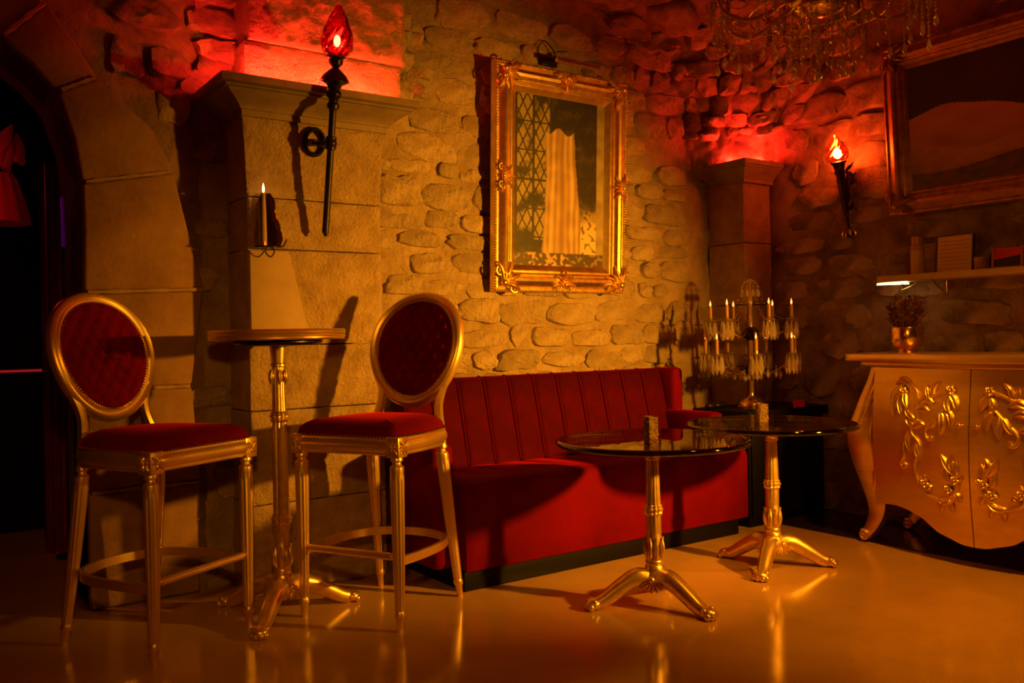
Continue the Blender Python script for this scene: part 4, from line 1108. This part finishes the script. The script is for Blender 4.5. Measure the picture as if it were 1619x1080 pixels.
# ------------------------------------------------------------------ things on the cabinet and the shelf
V = thing('vase', 'shiny gold bowl vase of dried foliage on the gold cabinet', 'vase', (4.50, 2.690, .995))
MB().lathe([(.0, .0), (.050, .0), (.052, .006), (.046, .012), (.060, .020), (.078, .038), (.084, .06), (.085, .135), (.083, .138), (.080, .135), (.079, .062), (.0, .03)], 48, cap=False).build('bowl', 'brass', V, smooth=50)
rng = random.Random(6); fo = MB(); stm = MB()
for k in range(46):
    a = rng.uniform(0, 2*PI); l = rng.uniform(.10, .22); sp = rng.uniform(.1, .45); d = Vector((math.cos(a)*sp, math.sin(a)*sp, 1))
    base = Vector((.03*math.cos(a), .03*math.sin(a), .09)); stm.tube([base, base+d*(l*.5), base+d*l], .0018, 5)
    for j in range(5):
        q = base+d*(l*(.45+.13*j)); b = rng.uniform(0, 2*PI); e = Vector((math.cos(b), math.sin(b), rng.uniform(.2, .9)))
        fo.blade([q+e*(.028*i/4) for i in range(5)], .016, Vector((math.sin(b), -math.cos(b), .6)), .004)
tag(fo.build('dried_leaves', 'dried_leaf', V, smooth=60), kind='stuff'); tag(stm.build('stems', 'dried_leaf', V), kind='stuff')

SH = thing('shelf', 'long narrow painted shelf on the right wall under the dark painting', 'shelf', (0, 0, 0))
MB().box((4.665, 2.09, 1.404), (.21, 1.62, .034)).build('board', 'shelf_paint', SH, bevel=.003)
for yy in (2.60, 1.40):
    MB().tube([(4.755, yy, 1.386), (4.755, yy, 1.30)], .006, 8).tube([(4.755, yy, 1.305), (4.60, yy, 1.384)], .006, 8).build('bracket', 'brass', SH, smooth=50)
UL = thing('lit_bracket', 'small triangular bracket under the left end of the shelf, caught light made as glow', 'lamp', (4.60, 2.84, 1.386))
MB().rings([[Vector((0, .085, z)), Vector((.0, -.085, z)), Vector((.10, -.05, z))] for z in (-.012, -.001)]).build('lit_bracket_face', 'bracket_glow', UL, smooth=0)  # bracket face made to glow in place of the light it catches
MB().tube([(-.0, -.07, -.012), (.01, -.055, -.05), (.03, -.10, -.03), (.03, -.135, -.012)], .0045, 8).build('clip', 'brass', UL, smooth=50)
B = thing('bottle', 'cream cylindrical bottle with brown cap on the shelf', 'bottle', (4.655, 2.712, 1.421))
MB().lathe([(.0, 0), (.034, .0), (.036, .004), (.036, .13), (.034, .136), (.02, .137)], 32).build('body', 'bottle_cream', B, smooth=40)
MB().lathe([(.036, .137), (.037, .14), (.037, .158), (.030, .162), (.030, .205), (.027, .209), (.0, .21)], 32).build('cap', 'bottle_cap', B, smooth=35)
NB = thing('notebook', 'spiral bound notebook with ruled cover standing on the shelf', 'notebook', (4.675, 2.518, 1.421))
NB.rotation_euler = (0, R(5), 0)
MB().box((.012, 0, .10), (.012, .20, .20)).build('back_cover', 'dark_cover', NB, bevel=.002)
MB().box((.0, 0, .10), (.010, .185, .194)).build('page_block', 'paper', NB, bevel=.001)
for k in range(8): MB().box((-.0055, -.004, .022+.021*k), (.0012, .16, .003)).build('ruled_line', 'paper_line', NB, smooth=0)
sp = MB()
for k in range(22): sp.tube([(.006+.012*math.cos(q), .096+.006*math.sin(q), .008+.0085*k) for q in [2*PI*i/8 for i in range(8)]], .0012, 5, closed=True)
sp.build('spiral_binding', 'brass', NB, smooth=50)
CP = thing('tealight_cup', 'small dark clay cup beside the notebook on the shelf', 'cup', (4.64, 2.36, 1.421))
MB().lathe([(.0, 0), (.026, 0), (.029, .006), (.031, .066), (.029, .068), (.027, .064), (.025, .01), (0, .01)], 28, cap=False).build('cup', 'clay_cup', CP, smooth=40)
st_ = MB()
for k in range(3): st_.sphere((-.030, -.004, .018+.018*k), .0035, 8, 5)
st_.build('studs', 'brass', CP)
PF = thing('photo_frame', 'small framed red and black print standing on the shelf', 'picture', (4.655, 2.232, 1.421))
PF.rotation_euler = (0, R(6), 0)
for yy in (.072, -.072): MB().box((0, yy, .056), (.016, .012, .112)).build('frame_side', 'wood_red', PF, bevel=.002)
MB().box((0, 0, .005), (.016, .132, .01)).build('frame_base', 'wood_red', PF, bevel=.002)
MB().rings([[Vector((x, .066, .048)), Vector((x, -.066, .066)), Vector((x, -.066, .106)), Vector((x, .066, .106))] for x in (-.002, .004)]).build('print_sky', 'print_red', PF, smooth=0)
MB().rings([[Vector((x, .066, .01)), Vector((x, -.066, .01)), Vector((x, -.066, .066)), Vector((x, .066, .048))] for x in (-.002, .004)]).build('print_ground', 'print_black', PF, smooth=0)
